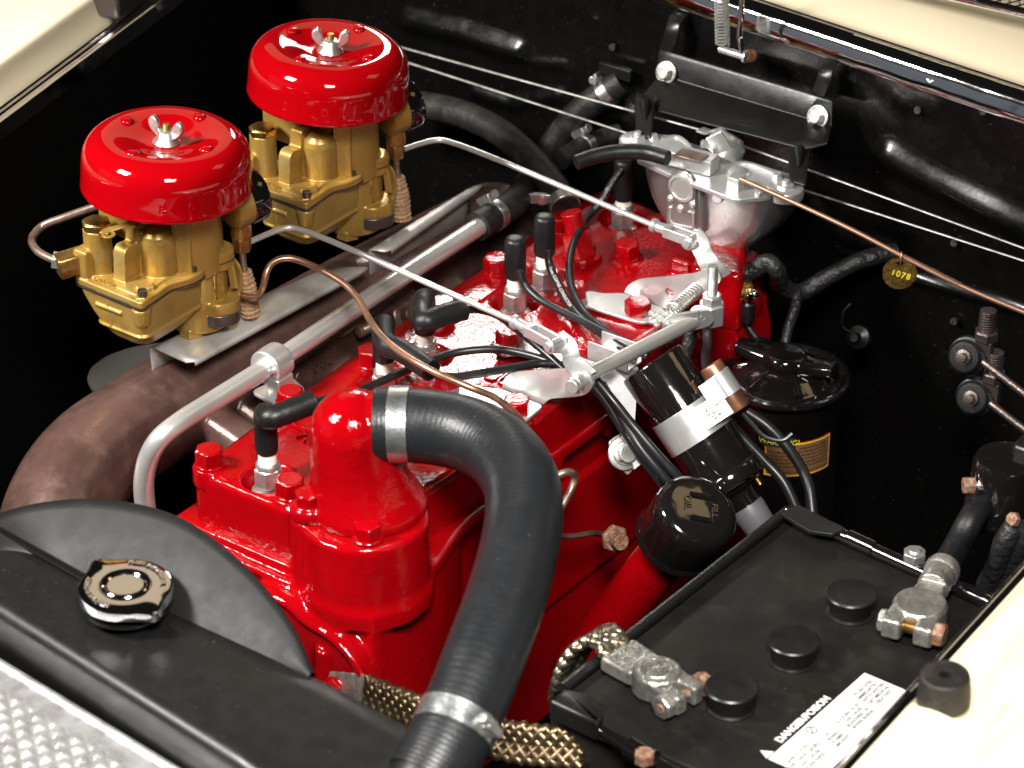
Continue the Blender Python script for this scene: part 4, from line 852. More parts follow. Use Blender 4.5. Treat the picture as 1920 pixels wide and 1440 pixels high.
# loop of steel pipe and temperature-gauge pipe near the radiator hose
wire('capillary_pipe', 'short loop of thin steel pipe beside the radiator hose', [W(1030, 985, x=13.5), W(1050, 955, x=14), W(1072, 915, x=14), W(1078, 893, x=14), W(1064, 885, x=14), W(1045, 892, x=13.5), W(1030, 905, x=13)], .33, 'steel_line', 'pipe')
wire('capillary_pipe', 'thin steel pipe ending in a rusty nut on the side of the block', [W(1030, 1004, x=14), W(1070, 1006, x=13.5), W(1110, 1000, x=13), W(1140, 1004, x=11.5)], .26, 'steel_line', 'pipe')

# ================================================================ ignition coil
ct = W(1221, 679, z=2.6); cb = ct + V((8.35, -.2, -8.6)); ca = (cb - ct).normalized(); CLn = (cb - ct).length
coil = thing('ignition_coil', 'glossy black ignition coil lying at an angle in a silver clamp', 'coil', cb)
m = MB(); m.lathe([(0, .12), (2.5, .12), (2.65, .0), (2.88, .02), (2.98, .2), (2.98, CLn * .95), (3.06, CLn * .955), (3.16, CLn * .97), (3.2, CLn * 1.02), (3.15, CLn * 1.06), (2.8, CLn * 1.08)], ct, ca, 48); part('can', m, 'black_gloss', coil, sm=40)
m = MB(); m.lathe([(2.7, 0), (2.4, .5), (1.4, .8), (1.25, 1.2), (1.2, 3.0), (1.1, 3.1)], ct + ca * CLn * 1.06, ca, 32); part('tower', m, 'black_gloss', coil, sm=40)
m = MB(); q = ct + ca * (CLn * 1.06 + 2.2); m.lathe([(1.5, 0), (1.55, .4), (1.45, 2.2), (1.1, 2.9), (.7, 3.2), (.6, 4.4)], q, ca, 28); part('tower_boot', m, 'grey_boot', coil)
u_, v_, w_ = frame(ca, -FW)     # u_ faces the camera
m = MB(); m.bolt(ct + ca * CLn * 1.07 + v_ * -2.0 + u_ * .6, ca, .5, .5); m.cyl(ct + ca * CLn * 1.07 + v_ * -2.0 + u_ * .6, ct + ca * (CLn * 1.07 + 1.2) + v_ * -2.0 + u_ * .6, .25, n=12); part('terminal', m, 'brass', coil, bev=.03)
m = MB(); m.lathe([(3.0, CLn * .40), (3.1, CLn * .40), (3.1, CLn * .66), (3.0, CLn * .66)], ct, ca, 48, caps=(False, False)); clp = part('clamp_band', m, 'alu_paint', coil, bev=.02)
s_ = -1 if v_.dot(RT) < 0 else 1; vr = v_ * s_                # toward image right
cc_ = ct + ca * (CLn * .53) + u_ * 3.1 + vr * 1.2
m = MB(); m.box(cc_ + vr * .7 - u_ * .12, (2.2, 3.0, .25), (ca, vr, u_)); part('clamp_tab', m, 'alu_paint', clp, bev=.05)
m = MB(); m.slot_screw(cc_ + vr * .8 + u_ * .1, u_, .5, .35); m.lathe([(.72, -.05), (.72, .12)], cc_ + vr * .8, u_, 20); part('clamp_screw', m, 'lead', clp)
# condenser strapped next to it
kc = ct + ca * (CLn * .43) + u_ * 2.2 + vr * 4.0; cond = thing('condenser', 'small copper-coloured condenser strapped beside the black coil', 'condenser', kc + ca * 4)
m = MB(); m.rcyl(kc - ca * 2.2, kc + ca * 2.4, 1.05, .12, 28); part('can', m, 'copper', cond, sm=40)
m = MB(); m.lathe([(1.06, -1.3), (1.18, -1.3), (1.18, .9), (1.06, .9)], kc, ca, 32, caps=(False, False)); m.box(kc + u_ * 1.05 - vr * 1.2 - ca * .2, (2.1, 1.6, .2), (ca, vr, u_)); part('strap', m, 'alu_paint', cond, bev=.04)
m = MB(); m.tube([kc + ca * 2.8, kc + ca * 4.0 + vr * .2, kc + ca * 5.5 + vr * .5, kc + ca * 6.6 + vr * 1.6, kc + ca * 6.6 + vr * 2.6], .22, 10); part('pigtail', m, 'wire_black', cond)
# bracket under the coil, bolted to the side of the block
cbk = thing('coil_bracket', 'silver mounting plate under the coil bolted to the side of the red block', 'bracket', W(1170, 850, z=-3))
P = [W(1085, 668, z=2.2), W(1150, 690, z=2.2), W(1195, 730, z=.6), W(1190, 800, z=-2.0), W(1205, 868, z=-4.6), W(1190, 880, z=-5.0), W(1165, 800, z=-2.4), W(1120, 735, z=.4)]
m = MB(); n_ = len(P); cen = sum(P, V()) / n_; nn = V((.75, -.3, .6)).normalized()
m.rings([[p for p in P], [p - nn * .28 for p in P]]); part('plate', m, 'alu_paint', cbk, bev=.03)
c = W(1168, 850, z=-4.2); nn = V((.75, -.45, .5)).normalized(); uu = V((.5, .85, 0)); vv = nn.cross(uu).normalized()
pts = [W(px, py, d=(c - CAM).dot(FW) + (py - 850) * .0) for px, py in ((1138, 829), (1150, 820), (1175, 808), (1200, 840), (1208, 868), (1190, 880), (1178, 892), (1158, 870), (1145, 850))]
plate('ear', c, frame(nn, Z)[1], frame(nn, Z)[0], pts, .3, par=cbk, r=.25, mat='zinc')
m = MB(); m.lathe([(1.5, .1), (1.5, .3), (1.35, .38)], c + nn * .1, nn, 28); m.bolt(c + nn * .35, nn, .95, .95, fl=1.1); part('bolt', m, 'zinc', cbk, bev=.05)

# ================================================================ oil filler cap and its red tube
oc = W(1313, 952, z=-4.2); od = V((.50, -.12, .86)).normalized()
of = thing('oil_filler_cap', 'shiny black oil filler cap with stamped letters on a red tube', 'filler cap', oc - od * 6)
m = MB(); m.lathe([(3.55, -5.2), (3.75, -5.3), (3.8, -5.0), (3.6, -4.75), (3.62, -4.4), (3.72, -1.6), (3.65, -.9), (3.4, -.35), (2.95, -.06), (2.6, 0), (0, .02)], oc, od, 56, caps=(False, False)); capb = part('cap_body', m, 'black_gloss', of, sm=50)
uo = (RT - od * RT.dot(od)).normalized(); vo = od.cross(uo)
text('lettering', 'OIL', .95, flat(oc + od * .06 + uo * -1.15 + vo * .3, vo * -1, uo), .12, 'black_gloss', capb)
text('lettering', 'FILL', .85, flat(oc + od * .06 + uo * 1.25 + vo * -.1, vo * -1, uo), .12, 'black_gloss', capb)
m = MB()
for sg in (1, -1): m.sweep([oc + od * .08 + vo * (1.15 * sg) - uo * .9, oc + od * .08 + vo * (1.15 * sg) + uo * .9], circ(.24, 10))
part('stamped_bar', m, 'black_gloss', capb)
m = MB(); t1_ = oc - od * 4.6; t2_ = W(1085, 1240, z=-26); m.sweep([t1_, t1_.lerp(t2_, .5), t2_], circ(2.25, 32)); part('filler_tube', m, 'red_enamel', of, sm=60)

# ================================================================ oil filter canister
fo = W(1472, 706, z=-6.6); flt = thing('oil_filter', 'tall black oil filter canister with a wing handle and brown warning label', 'oil filter', fo - Z * 18)
R_ = 5.55
m = MB(); m.lathe([(R_ - .35, -18), (R_ - .35, -1.4), (R_ - .25, -1.2), (R_ - .25, -.4), (R_ + .35, -.3), (R_ + .5, 0), (R_ + .4, .3), (R_ + .1, .36), (R_ - .5, .0), (R_ - .9, .05), (R_ - 1.3, .3), (3.4, 1.0), (2.2, 1.4), (1.3, 1.5), (0, 1.5)], fo, Z, 64, caps=(False, False)); cn = part('canister', m, 'black_gloss', flt, sm=35)
m = MB()
for k in range(6):
    a = k * math.pi / 3 + .3; m.sweep([fo + V((math.cos(a) * 2.0, math.sin(a) * 2.0, 1.15)), fo + V((math.cos(a) * 4.4, math.sin(a) * 4.4, .25))], circ(.4, 8))
part('lid_rib', m, 'black_gloss', flt, sm=60)
m = MB(); m.lathe([(2.2, .8), (2.15, 1.9), (1.9, 2.4), (1.7, 2.6), (0, 2.62)], fo, Z, 32)
hd = (W(1560, 690, z=-3.5) - W(1395, 645, z=-3.5)).normalized()
for sg in (1, -1):
    q = [fo + Z * 1.7 + hd * (.8 * sg), fo + Z * 1.7 + hd * (2.2 * sg), fo + Z * 1.85 + hd * (3.6 * sg), fo + Z * 2.1 + hd * (4.9 * sg)]
    m.sweep(smooth(q, 5), rrect(2.1, 1.3, .55, 3), up=Z, scale=[1.25 - .35 * i / 15 for i in range(16)])
part('wing_handle', m, 'black_gloss', flt, remesh=.09, it=8)
def cylfn(z0, a0, rad): return lambda x, y, z: fo + V((math.cos(a0 + x / rad) * (rad + z), math.sin(a0 + x / rad) * (rad + z), z0 + y))
camaz = math.atan2(CAM.y - fo.y, CAM.x - fo.x); a0 = camaz + .40; RL = R_ - .33
def cpatch(w0, w1, z0, z1, dr, nm, mt, par):
    m = MB(); n = 24; f = cylfn(0, a0, RL); vs = []
    for i in range(n + 1):
        x = w0 + (w1 - w0) * i / n; vs += [f(x, z0, dr), f(x, z1, dr), f(x, z1, dr - .02), f(x, z0, dr - .02)]
    m.add(vs, [(4 * i + j, 4 * i + (j + 1) % 4, 4 * i + 4 + (j + 1) % 4, 4 * i + 4 + j) for i in range(n) for j in range(4)] + [(0, 1, 2, 3), (4 * n, 4 * n + 1, 4 * n + 2, 4 * n + 3)]); return part(nm, m, mt, par, sm=60)
lab = cpatch(-3.6, 3.1, -7.6, -4.0, .02, 'label', 'print_orange', cn); cpatch(-3.52, 3.02, -7.5, -4.1, .032, 'label_rule', 'print_yellow', cn); cpatch(-3.42, 2.92, -7.4, -4.2, .044, 'label_field', 'label_brown', cn)
cpatch(-3.9, -.75, -4.45, -3.45, .056, 'label_tab', 'black_print', cn)
text('lettering', 'WARNING!', .78, cylfn(-3.95, a0 - 2.3 / RL, RL + .065), .01, 'print_yellow', cn, .95)
text('lettering', 'FRAM CORPORATION PROVIDENCE', .36, cylfn(-7.15, a0 - .2 / RL, RL + .055), .01, 'print_dark', cn, 1.05)
m = MB(); rnd = random.Random(3)
for r in range(6):
    x = -3.2 if r > 0 else -.4
    while x < 2.6:
        wd_ = rnd.uniform(.12, .5); f = cylfn(-4.62 - r * .38, a0, RL + .055)
        m.add([f(x, -.08, 0), f(min(x + wd_, 2.8), -.08, 0), f(min(x + wd_, 2.8), .08, 0), f(x, .08, 0)], [(0, 1, 2, 3)]); x += wd_ + .1
part('fine_print', m, 'print_dark', cn)['kind'] = 'stuff'

# ================================================================ battery
bt = thing('battery', 'black battery with round filler caps and a white warning label in the near corner', 'battery', (41, 12, -26))
BZ = -5.0
m = MB(); m.prism(round_poly([(31.2, -4.2), (53.5, -4.2), (53.5, 29.4), (31.2, 29.4)], .5), (0, 0, -26), X, Y, 26 + BZ, fil=.25); part('case', m, 'battery_black', bt, sm=50)
for px, py in ((1372, 1288), (1488, 1200), (1597, 1112)):
    c = W(px, py, z=BZ + 1.9); c.z = BZ; g = MB(); g.lathe([(1.95, -.1), (1.92, .1), (1.72, .22), (1.68, .4), (2.05, 1.65), (2.10, 1.85), (1.98, 1.96), (1.5, 1.92), (0, 1.93)], c, Z, 40); part('filler_plug', g, 'black_satin', bt, sm=40)
L0 = W(1440, 1423, z=BZ); L1 = W(1621, 1262, z=BZ); L2 = W(1700, 1315, z=BZ); Lu = (L1 - L0).normalized(); Lv = Z.cross(Lu); LW = (L1 - L0).length; LH = -4.4
m = MB(); m.add([L0 + Z * .03, L1 + Z * .03, L1 + Lv * LH + Z * .03, L0 + Lv * LH + Z * .03], [(0, 1, 2, 3)]); m2 = MB(); m2.box((L0 + L1) / 2 + Lv * (LH / 2) + Z * .015, (LW, abs(LH), .03), (Lu, Lv, Z)); lab = part('warning_label', m2, 'white_print', bt)
def lb(a, b): return flat(L0 + Lu * a + Lv * b + Z * .035, Lu, Lv)
m = MB(); 
for a in (LW * .28, LW * .50, LW * .74): m.box(L0 + Lu * a + Lv * (LH / 2) + Z * .034, (.06, abs(LH), .01), (Lu, Lv, Z))
part('label_rule', m, 'grey_print', lab)
tb_ = [(LW * .14, -2.2, 'SHIELD EYES.\nEXPLOSIVE GASES\nCAN CAUSE\nBLINDNESS', .42), (LW * .39, -2.6, 'NO\nSPARKS\nFLAMES\nSMOKING', .36), (LW * .62, -2.4, 'SULFURIC ACID\nCAN CAUSE\nBLINDNESS OR\nSEVERE BURNS', .36), (LW * .87, -1.9, 'FLUSH EYES\nIMMEDIATELY\nWITH WATER\nGET MEDICAL\nHELP FAST', .38)]
for a, b, tx, sz in tb_: text('lettering', tx, sz * 1.22, lb(a, b), .006, 'black_print', lab, bold=.012)
m = MB(); c = L0 + Lu * LW * .36 + Lv * -.7 + Z * .04; m.sweep([c + Lu * math.cos(t * .4) * .42 + Lv * math.sin(t * .4) * .42 for t in range(16)], circ(.05, 6), closed=True); m.sweep([c - Lu * .28 - Lv * .28, c + Lu * .28 + Lv * .28], circ(.05, 6)); part('pictogram', m, 'black_print', lab)
text('lettering', 'DANGER/POISON', .88, flat(L0 + Lu * (LW * .42) + Lv * .55 + Z * .03, Lu, Lv), .02, 'white_print', bt, 1.0, bold=.035)
m = MB(); c = L0 + Lu * .2 + Lv * .5 + Z * .03; m.prism([(-.5, -.4), (.5, -.4), (0, .5)], c + Lu * .25, Lu, Lv, .02); part('pictogram', m, 'white_print', bt)
# hold-down frame
hf = thing('battery_hold_down', 'black steel battery hold-down frame with corner plates and bolts', 'battery frame', (31, 12, -5))
m = MB(); a = W(1056, 1290, z=-4.4); b = W(1478, 958, z=-4.4); m.sweep([a, b], rrect(.9, .8, .3, 3), up=Z); part('side_bar', m, 'black_satin', hf)
m = MB(); b2 = W(1900, 1150, z=-4.4); m.sweep([b, b2], circ(.62, 14)); m.sweep([W(1592, 1008, z=-4.3), W(1640, 1030, z=-4.3)], circ(.72, 14)); part('rear_bar', m, 'black_gloss', hf)
m = MB(); c1 = W(1040, 1320, z=-4.6); c2 = W(1200, 1440, z=-5.6); m.sweep([W(1130, 1372, z=-4.8), W(1420, 1545, z=-4.8)], circ(.6, 14)); m.sweep([W(1180, 1402, z=-4.7), W(1225, 1428, z=-4.7)], circ(.9, 16)); part('front_bar', m, 'black_gloss', hf)
plate('corner_plate', V((32, 29, -4.1)), X, Y, [W(px, py, z=-4.0) for px, py in ((1462, 965), (1496, 950), (1588, 996), (1562, 1006), (1518, 1000), (1490, 984))], .35, mat='black_satin', par=hf, r=.2)
m = MB(); cp_ = [W(px, py, z=-3.9) for px, py in ((1028, 1312), (1058, 1288), (1112, 1300), (1132, 1338), (1122, 1356))]; m.prism(round_poly([(p.x, p.y) for p in cp_], .3), (0, 0, -5.6), X, Y, 1.7, fil=.4); part('corner_plate', m, 'black_satin', hf)
m = MB(); q = W(1714, 1050, z=-3.9); m.bolt(q, Z, 1.0, .9); m.cyl(q, q + Z * 1.05, .5, n=16); m.lathe([(.5, .9), (.5, 1.0)], q, Z, 16); part('nut', m, 'zinc', hf, bev=.05)
m = MB(); q = W(1208, 1428, z=-3.6); m.bolt(q, Z, .8, .9); part('nut', m, 'rust_nut', hf, bev=.05)
# earth terminal with braided strap
q = W(1232, 1256, z=-3.0); te = thing('battery_terminal', 'lead battery clamp with braided strap, left of the three filler caps', 'battery clamp', q - Z * 2, 'battery clamps')
tdir = (W(1300, 1300, z=-3) - W(1160, 1215, z=-3)).normalized(); tv = Z.cross(tdir)
m = MB(); m.lathe([(1.95, -1.8), (1.9, -.1), (1.75, .1), (1.55, .1)], q, Z, 36); m.prism(round_poly([(-4.4, -1.9), (-1.2, -1.7), (-1.2, 1.7), (-4.4, 1.9)], .4), q - Z * 1.4, tdir, tv, 1.3, fil=.35)
for sg in (1, -1): m.prism(round_poly([(.8, sg * 1.75), (3.6, sg * 1.5), (3.7, sg * .35), (.8, sg * .35)][::sg], .3), q - Z * 1.7, tdir, tv, 1.6, fil=.3)
part('clamp', m, 'lead', te, remesh=.085, it=4)
m = MB(); m.lathe([(1.45, -1.5), (1.3, .12), (1.2, .2), (1.0, .1), (.4, .1), (0, .14)], q, Z, 32); part('post', m, 'lead', te)
m = MB(); bc = q + tdir * 2.8 - Z * .9; m.cyl(bc - tv * 2.6, bc + tv * 2.4, .4, n=12); m.bolt(bc + tv * 1.7, tv, 1.0, .9); part('bolt', m, 'rust_nut', te, bev=.05)
m = MB(); m.bolt(bc - tv * 1.6, tv * -1, 1.0, .9); part('nut', m, 'zinc', te, bev=.15)
def braid(path, wv, width, matn, par, strands=10, r=.2, per=4.2):
    P = smooth(path, 12); L = [0]
    for i in range(1, len(P)): L.append(L[-1] + (P[i] - P[i - 1]).length)
    m = MB()
    for fam in (0, 1):
        for k in range(strands):
            pts = []
            for i in range(len(P)):
                t = (P[min(i + 1, len(P) - 1)] - P[max(i - 1, 0)]).normalized(); wvv = V(wv(i / (len(P) - 1)) if callable(wv) else wv); wvv = (wvv - t * wvv.dot(t)).normalized(); n = t.cross(wvv)
                ph = ((L[i] / per + k / strands) * (1 if fam == 0 else -1)) % 1; tri = 4 * abs(ph - .5) - 1
                h = (1 if ph < .5 else -1) * .12 + .10 * math.sin(L[i] / per * 2 * math.pi * strands / 2.0 + k * math.pi + fam * math.pi)
                pts.append(P[i] + wvv * (tri * width / 2) + n * h)
            m.sweep(pts, circ(r, 6), caps=(True, True))
    o = part('braided_strap', m, matn, par, sm=80); return o
s0_ = q - tdir * 4.0 - Z * .7; braid([s0_, s0_ - tdir * 1.5 + Z * .7, W(1128, 1190, z=-3.2), W(1098, 1205, z=-4.2), W(1072, 1240, z=-6.2), W(1062, 1275, z=-8.5), W(1060, 1300, z=-12)], lambda s: tv, 2.7, 'braid', te, 6, .34, 5.5)
# positive terminal with its cable
q = W(1726, 1128, z=-2.6); tp_ = thing('battery_terminal', 'cast battery clamp on the far post with a thick black cable', 'battery clamp', q - Z * 2, 'battery clamps')
d_ = (W(1780, 1050, z=-2) - W(1700, 1180, z=-2)).normalized(); v2 = Z.cross(d_)
m = MB(); m.lathe([(2.2, -1.8), (2.2, -.3), (2.0, .05), (1.55, .05)], q, Z, 36); m.prism(round_poly([(.5, -1.5), (3.4, -1.1), (4.6, -1.1), (4.6, 1.1), (3.4, 1.1), (.5, 1.5)], .4), q - Z * 1.5, d_, v2, 1.5, fil=.4)
m.sweep([q + d_ * 3.2 - Z * .7, q + d_ * 6.2 - Z * .4], circ(1.35, 20)); 
for sg in (1, -1): m.prism(round_poly([(-3.4, sg * 2.1), (-.6, sg * 2.1), (-.6, sg * .5), (-3.4, sg * .5)][::-sg], .35), q - Z * 1.8, d_, v2, 1.7, fil=.35)
part('clamp', m, 'lead', tp_, remesh=.085, it=4)
m = MB(); m.lathe([(1.5, -1.5), (1.35, -.1), (1.2, .0), (0, .02)], q, Z, 32); part('post', m, 'lead', tp_)
bc = q - d_ * 2.4 - Z * .9; m = MB(); m.cyl(bc - v2 * 2.4, bc + v2 * 2.4, .45, n=14); m.helix(bc - v2 * 1, bc + v2 * 1, .45, 9, .07, 5, 10); part('bolt', m, 'brass_dark', tp_)
m = MB(); m.bolt(bc - v2 * 2.0, v2 * -1, 1.0, .9); part('nut', m, 'rust_nut', tp_, bev=.06); m = MB(); m.bolt(bc + v2 * 2.0, v2, 1.0, .5); part('bolt_head', m, 'zinc', tp_, bev=.06)
m = MB(); e_ = q + d_ * 5.2 - Z * .45; m.tube([e_, e_ + d_ * 4, W(1815, 985, z=-1.2), W(1850, 925, z=0), W(1870, 890, z=1)], 1.12, 20); part('cable', m, 'rubber', tp_)
m = MB(); m.lathe([(1.36, 0), (1.45, .15), (1.45, .7), (1.3, .85)], e_ - d_ * .2, d_, 24); part('ferrule', m, 'lead', tp_)

# earth strap across the front of the engine
es = thing('earth_strap', 'braided copper earth strap bolted to the front corner of the engine', 'earth strap', W(640, 1290, z=-14))
a = W(612, 1278, y=-4.1); b = W(690, 1310, y=-5); dd = (b - a).normalized(); m = MB(); nz = V((.2, -.85, .5))
m.sweep([W(616, 1272, y=-4.15), W(655, 1288, y=-4.4), W(692, 1304, y=-5)], rrect(2.9, .16, .06, 2), up=nz); part('lug', m, 'lead', es, bev=.03)
braid([W(688, 1303, y=-5), W(740, 1325, y=-5.6), W(790, 1345, y=-6), W(860, 1368, y=-6), W(940, 1388, y=-5.5), W(1010, 1398, y=-5), W(1090, 1404, y=-4)], lambda s: UP, 3.0, 'braid_dark', es, 6, .36, 6.0)

# ================================================================ wiper motor on its black bracket
wm = thing('wiper_motor', 'silver vacuum wiper motor with half-round housing hanging below the black bracket', 'wiper motor', W(1300, 440, y=55))
YW = 55.2; wc = (W(1215, 275, y=YW) + W(1455, 355, y=YW)) / 2; hw = 7.2
zt_ = W(1215, 290, y=YW).z
# half-moon housing: half disc in the x-z plane, domed toward the engine
m = MB(); rr = []
for d, s, zz in ((4.4, 1.0, 0), (3.2, 1.0, 0), (.6, 1.0, 0), (-.2, .985, 0), (-.8, .95, 0), (-1.25, .88, 0), (-1.45, .78, 0)):
    ring = []
    for i in range(33):
        a = math.pi + math.pi * i / 32; rx = hw * s * (1 - .03 * math.sin(a) ** 2); rz = 7.9 * s
        ring.append(V((wc.x + .1 + math.cos(a) * rx, YW + d, zt_ - .35 * (1 - s) * 4 + math.sin(a) * rz)))
    rr.append(ring)
m.rings(rr); part('housing', m, 'motor_alu', wm, sm=50)
zp = zt_ + .1
tp2 = [W(px, py, z=zp) for px, py in ((1192, 300), (1215, 285), (1232, 254), (1268, 258), (1330, 300), (1400, 305), (1455, 330), (1470, 345), (1440, 372), (1380, 378), (1260, 332))]
plate('top_plate', V((wc.x, YW, zp - .3)), X, Y, tp2, .5, par=wm, r=.5, bev=.08)
for px, py in ((1195, 265), (1472, 356)):
    c = W(px, py, z=zp); m = MB(); m.lathe([(1.7, -.7), (1.75, -.2), (1.7, .25), (1.5, .35)], c, Z, 28); m.bolt(c + Z * .3, Z, .9, .35); m.cyl(c, c + Z * 1.0, .38, n=12); part('ear', m, 'alu_paint', wm, bev=.05)
for px, py in ((1225, 262), (1322, 275), (1375, 298), (1457, 334), (1424, 366)):
    c = W(px, py, z=zp + .2); m = MB(); m.bolt(c, Z, .5, .55); part('screw', m, 'alu_paint', wm, bev=.04)
m = MB(); c = W(1384, 325, z=zp + .2); m.lathe([(1.1, 0), (1.0, .3), (.5, .5), (0, .5)], c, Z, 24); part('boss', m, 'alu_paint', wm)
m = MB(); c = W(1255, 276, z=zp + .15); m.lathe([(1.7, 0), (1.6, .2), (1.3, .25)], c, Z, 28); part('boss', m, 'alu_paint', wm)
for q in ([(1242, 262), (1268, 258), (1285, 268), (1298, 286)], [(1350, 312), (1400, 308), (1452, 326)]):
    m = MB(); m.sweep(smooth([W(a, b, z=zp + .35) for a, b in q], 5), circ(.28, 8)); part('rib', m, 'alu_paint', wm)
# valve box on the front face
fx = W(1280, 300, y=YW - 2.4)
m = MB(); fp = [W(px, py, y=YW - 2.6) for px, py in ((1250, 440), (1250, 345), (1256, 328), (1272, 320), (1292, 322), (1305, 345), (1306, 425), (1306, 456))]
plate('front_cover', V((fx.x, YW - 2.2, fx.z)), X, Z, fp, .5, mat='motor_alu', par=wm, r=.5, bev=.08)
m = MB(); m.box(W(1306, 360, y=YW - 1.0) + V((.15, .2, -1.2)), (1.7, 2.6, 5.2)); part('valve_body', m, 'alu_paint', wm, bev=.15)
c = W(1279, 352, y=YW - 2.7); m = MB(); m.lathe([(1.35, 0), (1.35, .25), (1.1, .32), (1.0, .2), (0, .22)], c, (0, -1, 0), 32); part('valve_dome', m, 'alu_paint', wm)
for px, py in ((1258, 372), (1299, 383), (1276, 391)):
    m = MB(); m.lathe([(.38, 0), (.36, .15), (.2, .3), (0, .33)], W(px, py, y=YW - 2.7), (0, -1, 0), 14); part('screw', m, 'alu_paint', wm)
m = MB(); q = [W(px, py, y=YW - 2.75) for px, py in ((1257, 388), (1256, 412), (1262, 420), (1298, 428), (1301, 422), (1300, 400), (1292, 396))]; m.sweep(q, circ(.13, 8)); part('pressed_outline', m, 'alu_paint', wm)
m = MB(); m.box(W(1300, 300, z=zp + 1.0), (4.6, 2.0, 1.5), (V((.98, .1, 0)), V((-.1, .98, 0)), Z)); part('valve_block', m, 'alu_paint', wm, bev=.12)
m = MB(); m.box(W(1296, 291, z=zp + 1.85), (2.8, 1.7, .12), (V((.98, .1, 0)), V((-.1, .98, 0)), Z)); part('cover_plate', m, 'steel_line', wm, bev=.03)
m = MB(); c = W(1335, 300, z=zp + .4); m.lathe([(2.0, -.2), (1.8, 1.2), (1.2, 1.9), (0, 2.0)], c + V((.2, 1.4, .2)), (.2, .5, .8), 28); part('pivot_dome', m, 'alu_paint', wm)
lvp = [W(1362, 292, z=zp + 1.0), W(1348, 270, z=zp + 2.4), W(1338, 252, z=zp + 3.4)]; m = MB(); m.sweep(smooth(lvp, 6), rrect(1.7, .35, .12, 2), up=V((.3, -.7, .5))); part('drive_arm', m, 'alu_paint', wm, bev=.05)
m = MB(); m.sweep(smooth([W(1312, 243, y=60.5), W(1330, 248, y=60.3), W(1345, 243, y=60), W(1358, 250, y=60), W(1372, 266, y=60.3), W(1386, 270, y=60.5)], 6), rrect(1.1, .25, .08, 2), up=Z); part('cable_clip', m, 'alu_paint', wm, bev=.04)
m = MB(); m.sweep([W(1330, 345, y=YW - 1.6), W(1388, 362, y=YW - 1.6)], rrect(1.0, .5, .15, 2), up=Z); m.box(W(1380, 350, y=YW - 1.4), (1.3, 1.3, 2.2)); m.cyl(W(1358, 358, y=YW - 1.6), W(1358, 358, y=YW - 1.6) + V((.1, -1.4, -.2)), .55, n=14); part('cable_anchor', m, 'alu_paint', wm, bev=.08)
# black pressed bracket with bolts and hanger straps
br = thing('wiper_bracket', 'black pressed-steel bracket with two bright bolts carrying the wiper motor', 'bracket', W(1200, 240, y=60))
def strip_sheet(rows, nm, mat='black_satin', th=.25, par=br):
    m = MB(); k = len(rows[0]); m.add([p for r in rows for p in r], [(i * k + j, i * k + j + 1, (i + 1) * k + j + 1, (i + 1) * k + j) for i in range(len(rows) - 1) for j in range(k - 1)])
    o = part(nm, m, mat, par, sm=40); s = o.modifiers.new('t', 'SOLIDIFY'); s.thickness = th * S; s.offset = 0; b = o.modifiers.new('bv', 'BEVEL'); b.width = .08 * S; b.segments = 2; b.limit_method = 'ANGLE'; return o
def rowp(pts, y, n=12):
    P = [W(a, b, y=y) for a, b in pts]; out = []
    for i in range(n + 1):
        s = i / n * (len(P) - 1); j = min(int(s), len(P) - 2); out.append(P[j].lerp(P[j + 1], s - j))
    return out
strip_sheet([rowp([(1238, 92), (1560, 186)], 65.6), rowp([(1235, 100), (1562, 192)], 65.4), rowp([(1232, 140), (1560, 238)], 64.8), rowp([(1229, 150), (1558, 244)], 64.2), rowp([(1200, 186), (1552, 270)], 61.6), rowp([(1222, 206), (1510, 282)], 60.6)], 'plate')
for L_, R2 in (((1190, 190), (1232, 196)), ((1478, 276), (1522, 286))):
    a, b = L_; c, d = R2
    strip_sheet([rowp([(a + 4, b - 16), (c + 3, d - 10)], 61.6, 4), rowp([(a, b), (c - 4, d + 2)], 60.6, 4), rowp([(a, b + 24), (c - 7, d + 24)], 59.2, 4), rowp([(a + 2, b + 54), (c - 10, d + 50)], 57.6, 4), rowp([(a + 6, b + 66), (c - 12, d + 64)], 57.0, 4)], 'leg')
    m = MB(); p0 = W(a + 20, b + 8, y=60.2); p1 = W(a + 20, b + 36, y=58.6); m.sweep([p0 + Z * .3, p1], circ(.5, 10), scale=[1.2, .3]); part('stiffening_rib', m, 'black_satin', br)
for px, py in ((1250, 136), (1534, 219)):
    c = W(px, py, y=64.7); m = MB(); m.bolt(c, (0, -1, .35), .72, .7, washer=1.15); part('bolt', m, 'zinc', br, bev=.05)
for a in ((1252, 92, 1262, 40, 1278, 28), (1538, 172, 1548, 128, 1562, 112)):
    q = [W(a[0] - 4, a[1] + 6, y=65.7), W(a[2] - 1, a[3] + 16, y=65.9), W(a[2] + 3, a[3], y=66.4), W(a[4], a[5] - 4, y=67.5)]
    m = MB(); m.sweep(smooth(q, 5), rrect(1.5, .25, .1, 2), up=V((0, -1, .2))); part('hanger', m, 'black_satin', br, bev=.05)
# wiper cables
for z_, a, b, lab in ((0, (735, 84), (1960, 480), 'upper steel wiper cable stretched along the firewall'), (0, (735, 108), (1960, 502), 'lower steel wiper cable stretched along the firewall')):
    p = W(*a, y=61.5); q = W(*b, y=61.5)
    if 'upper' in lab: pts = [p, W(1312, 243, y=61), W(1386, 271, y=61), q]
    else: pts = [p, q]
    m = MB(); m.sweep(pts, circ(.11, 8)); solo('wiper_cable', m, 'zinc', lab, 'cable', p.lerp(q, .5), 'steel wiper cables')
# vacuum hose into the motor
hose('vacuum_hose', 'short black rubber hose ending at the wiper motor valve block', [W(1080, 305, z=10.5), W(1115, 293, z=10.8), W(1160, 285, z=11), W(1210, 286, z=11), W(1252, 297, z=11)], .72, [], matn='rubber')
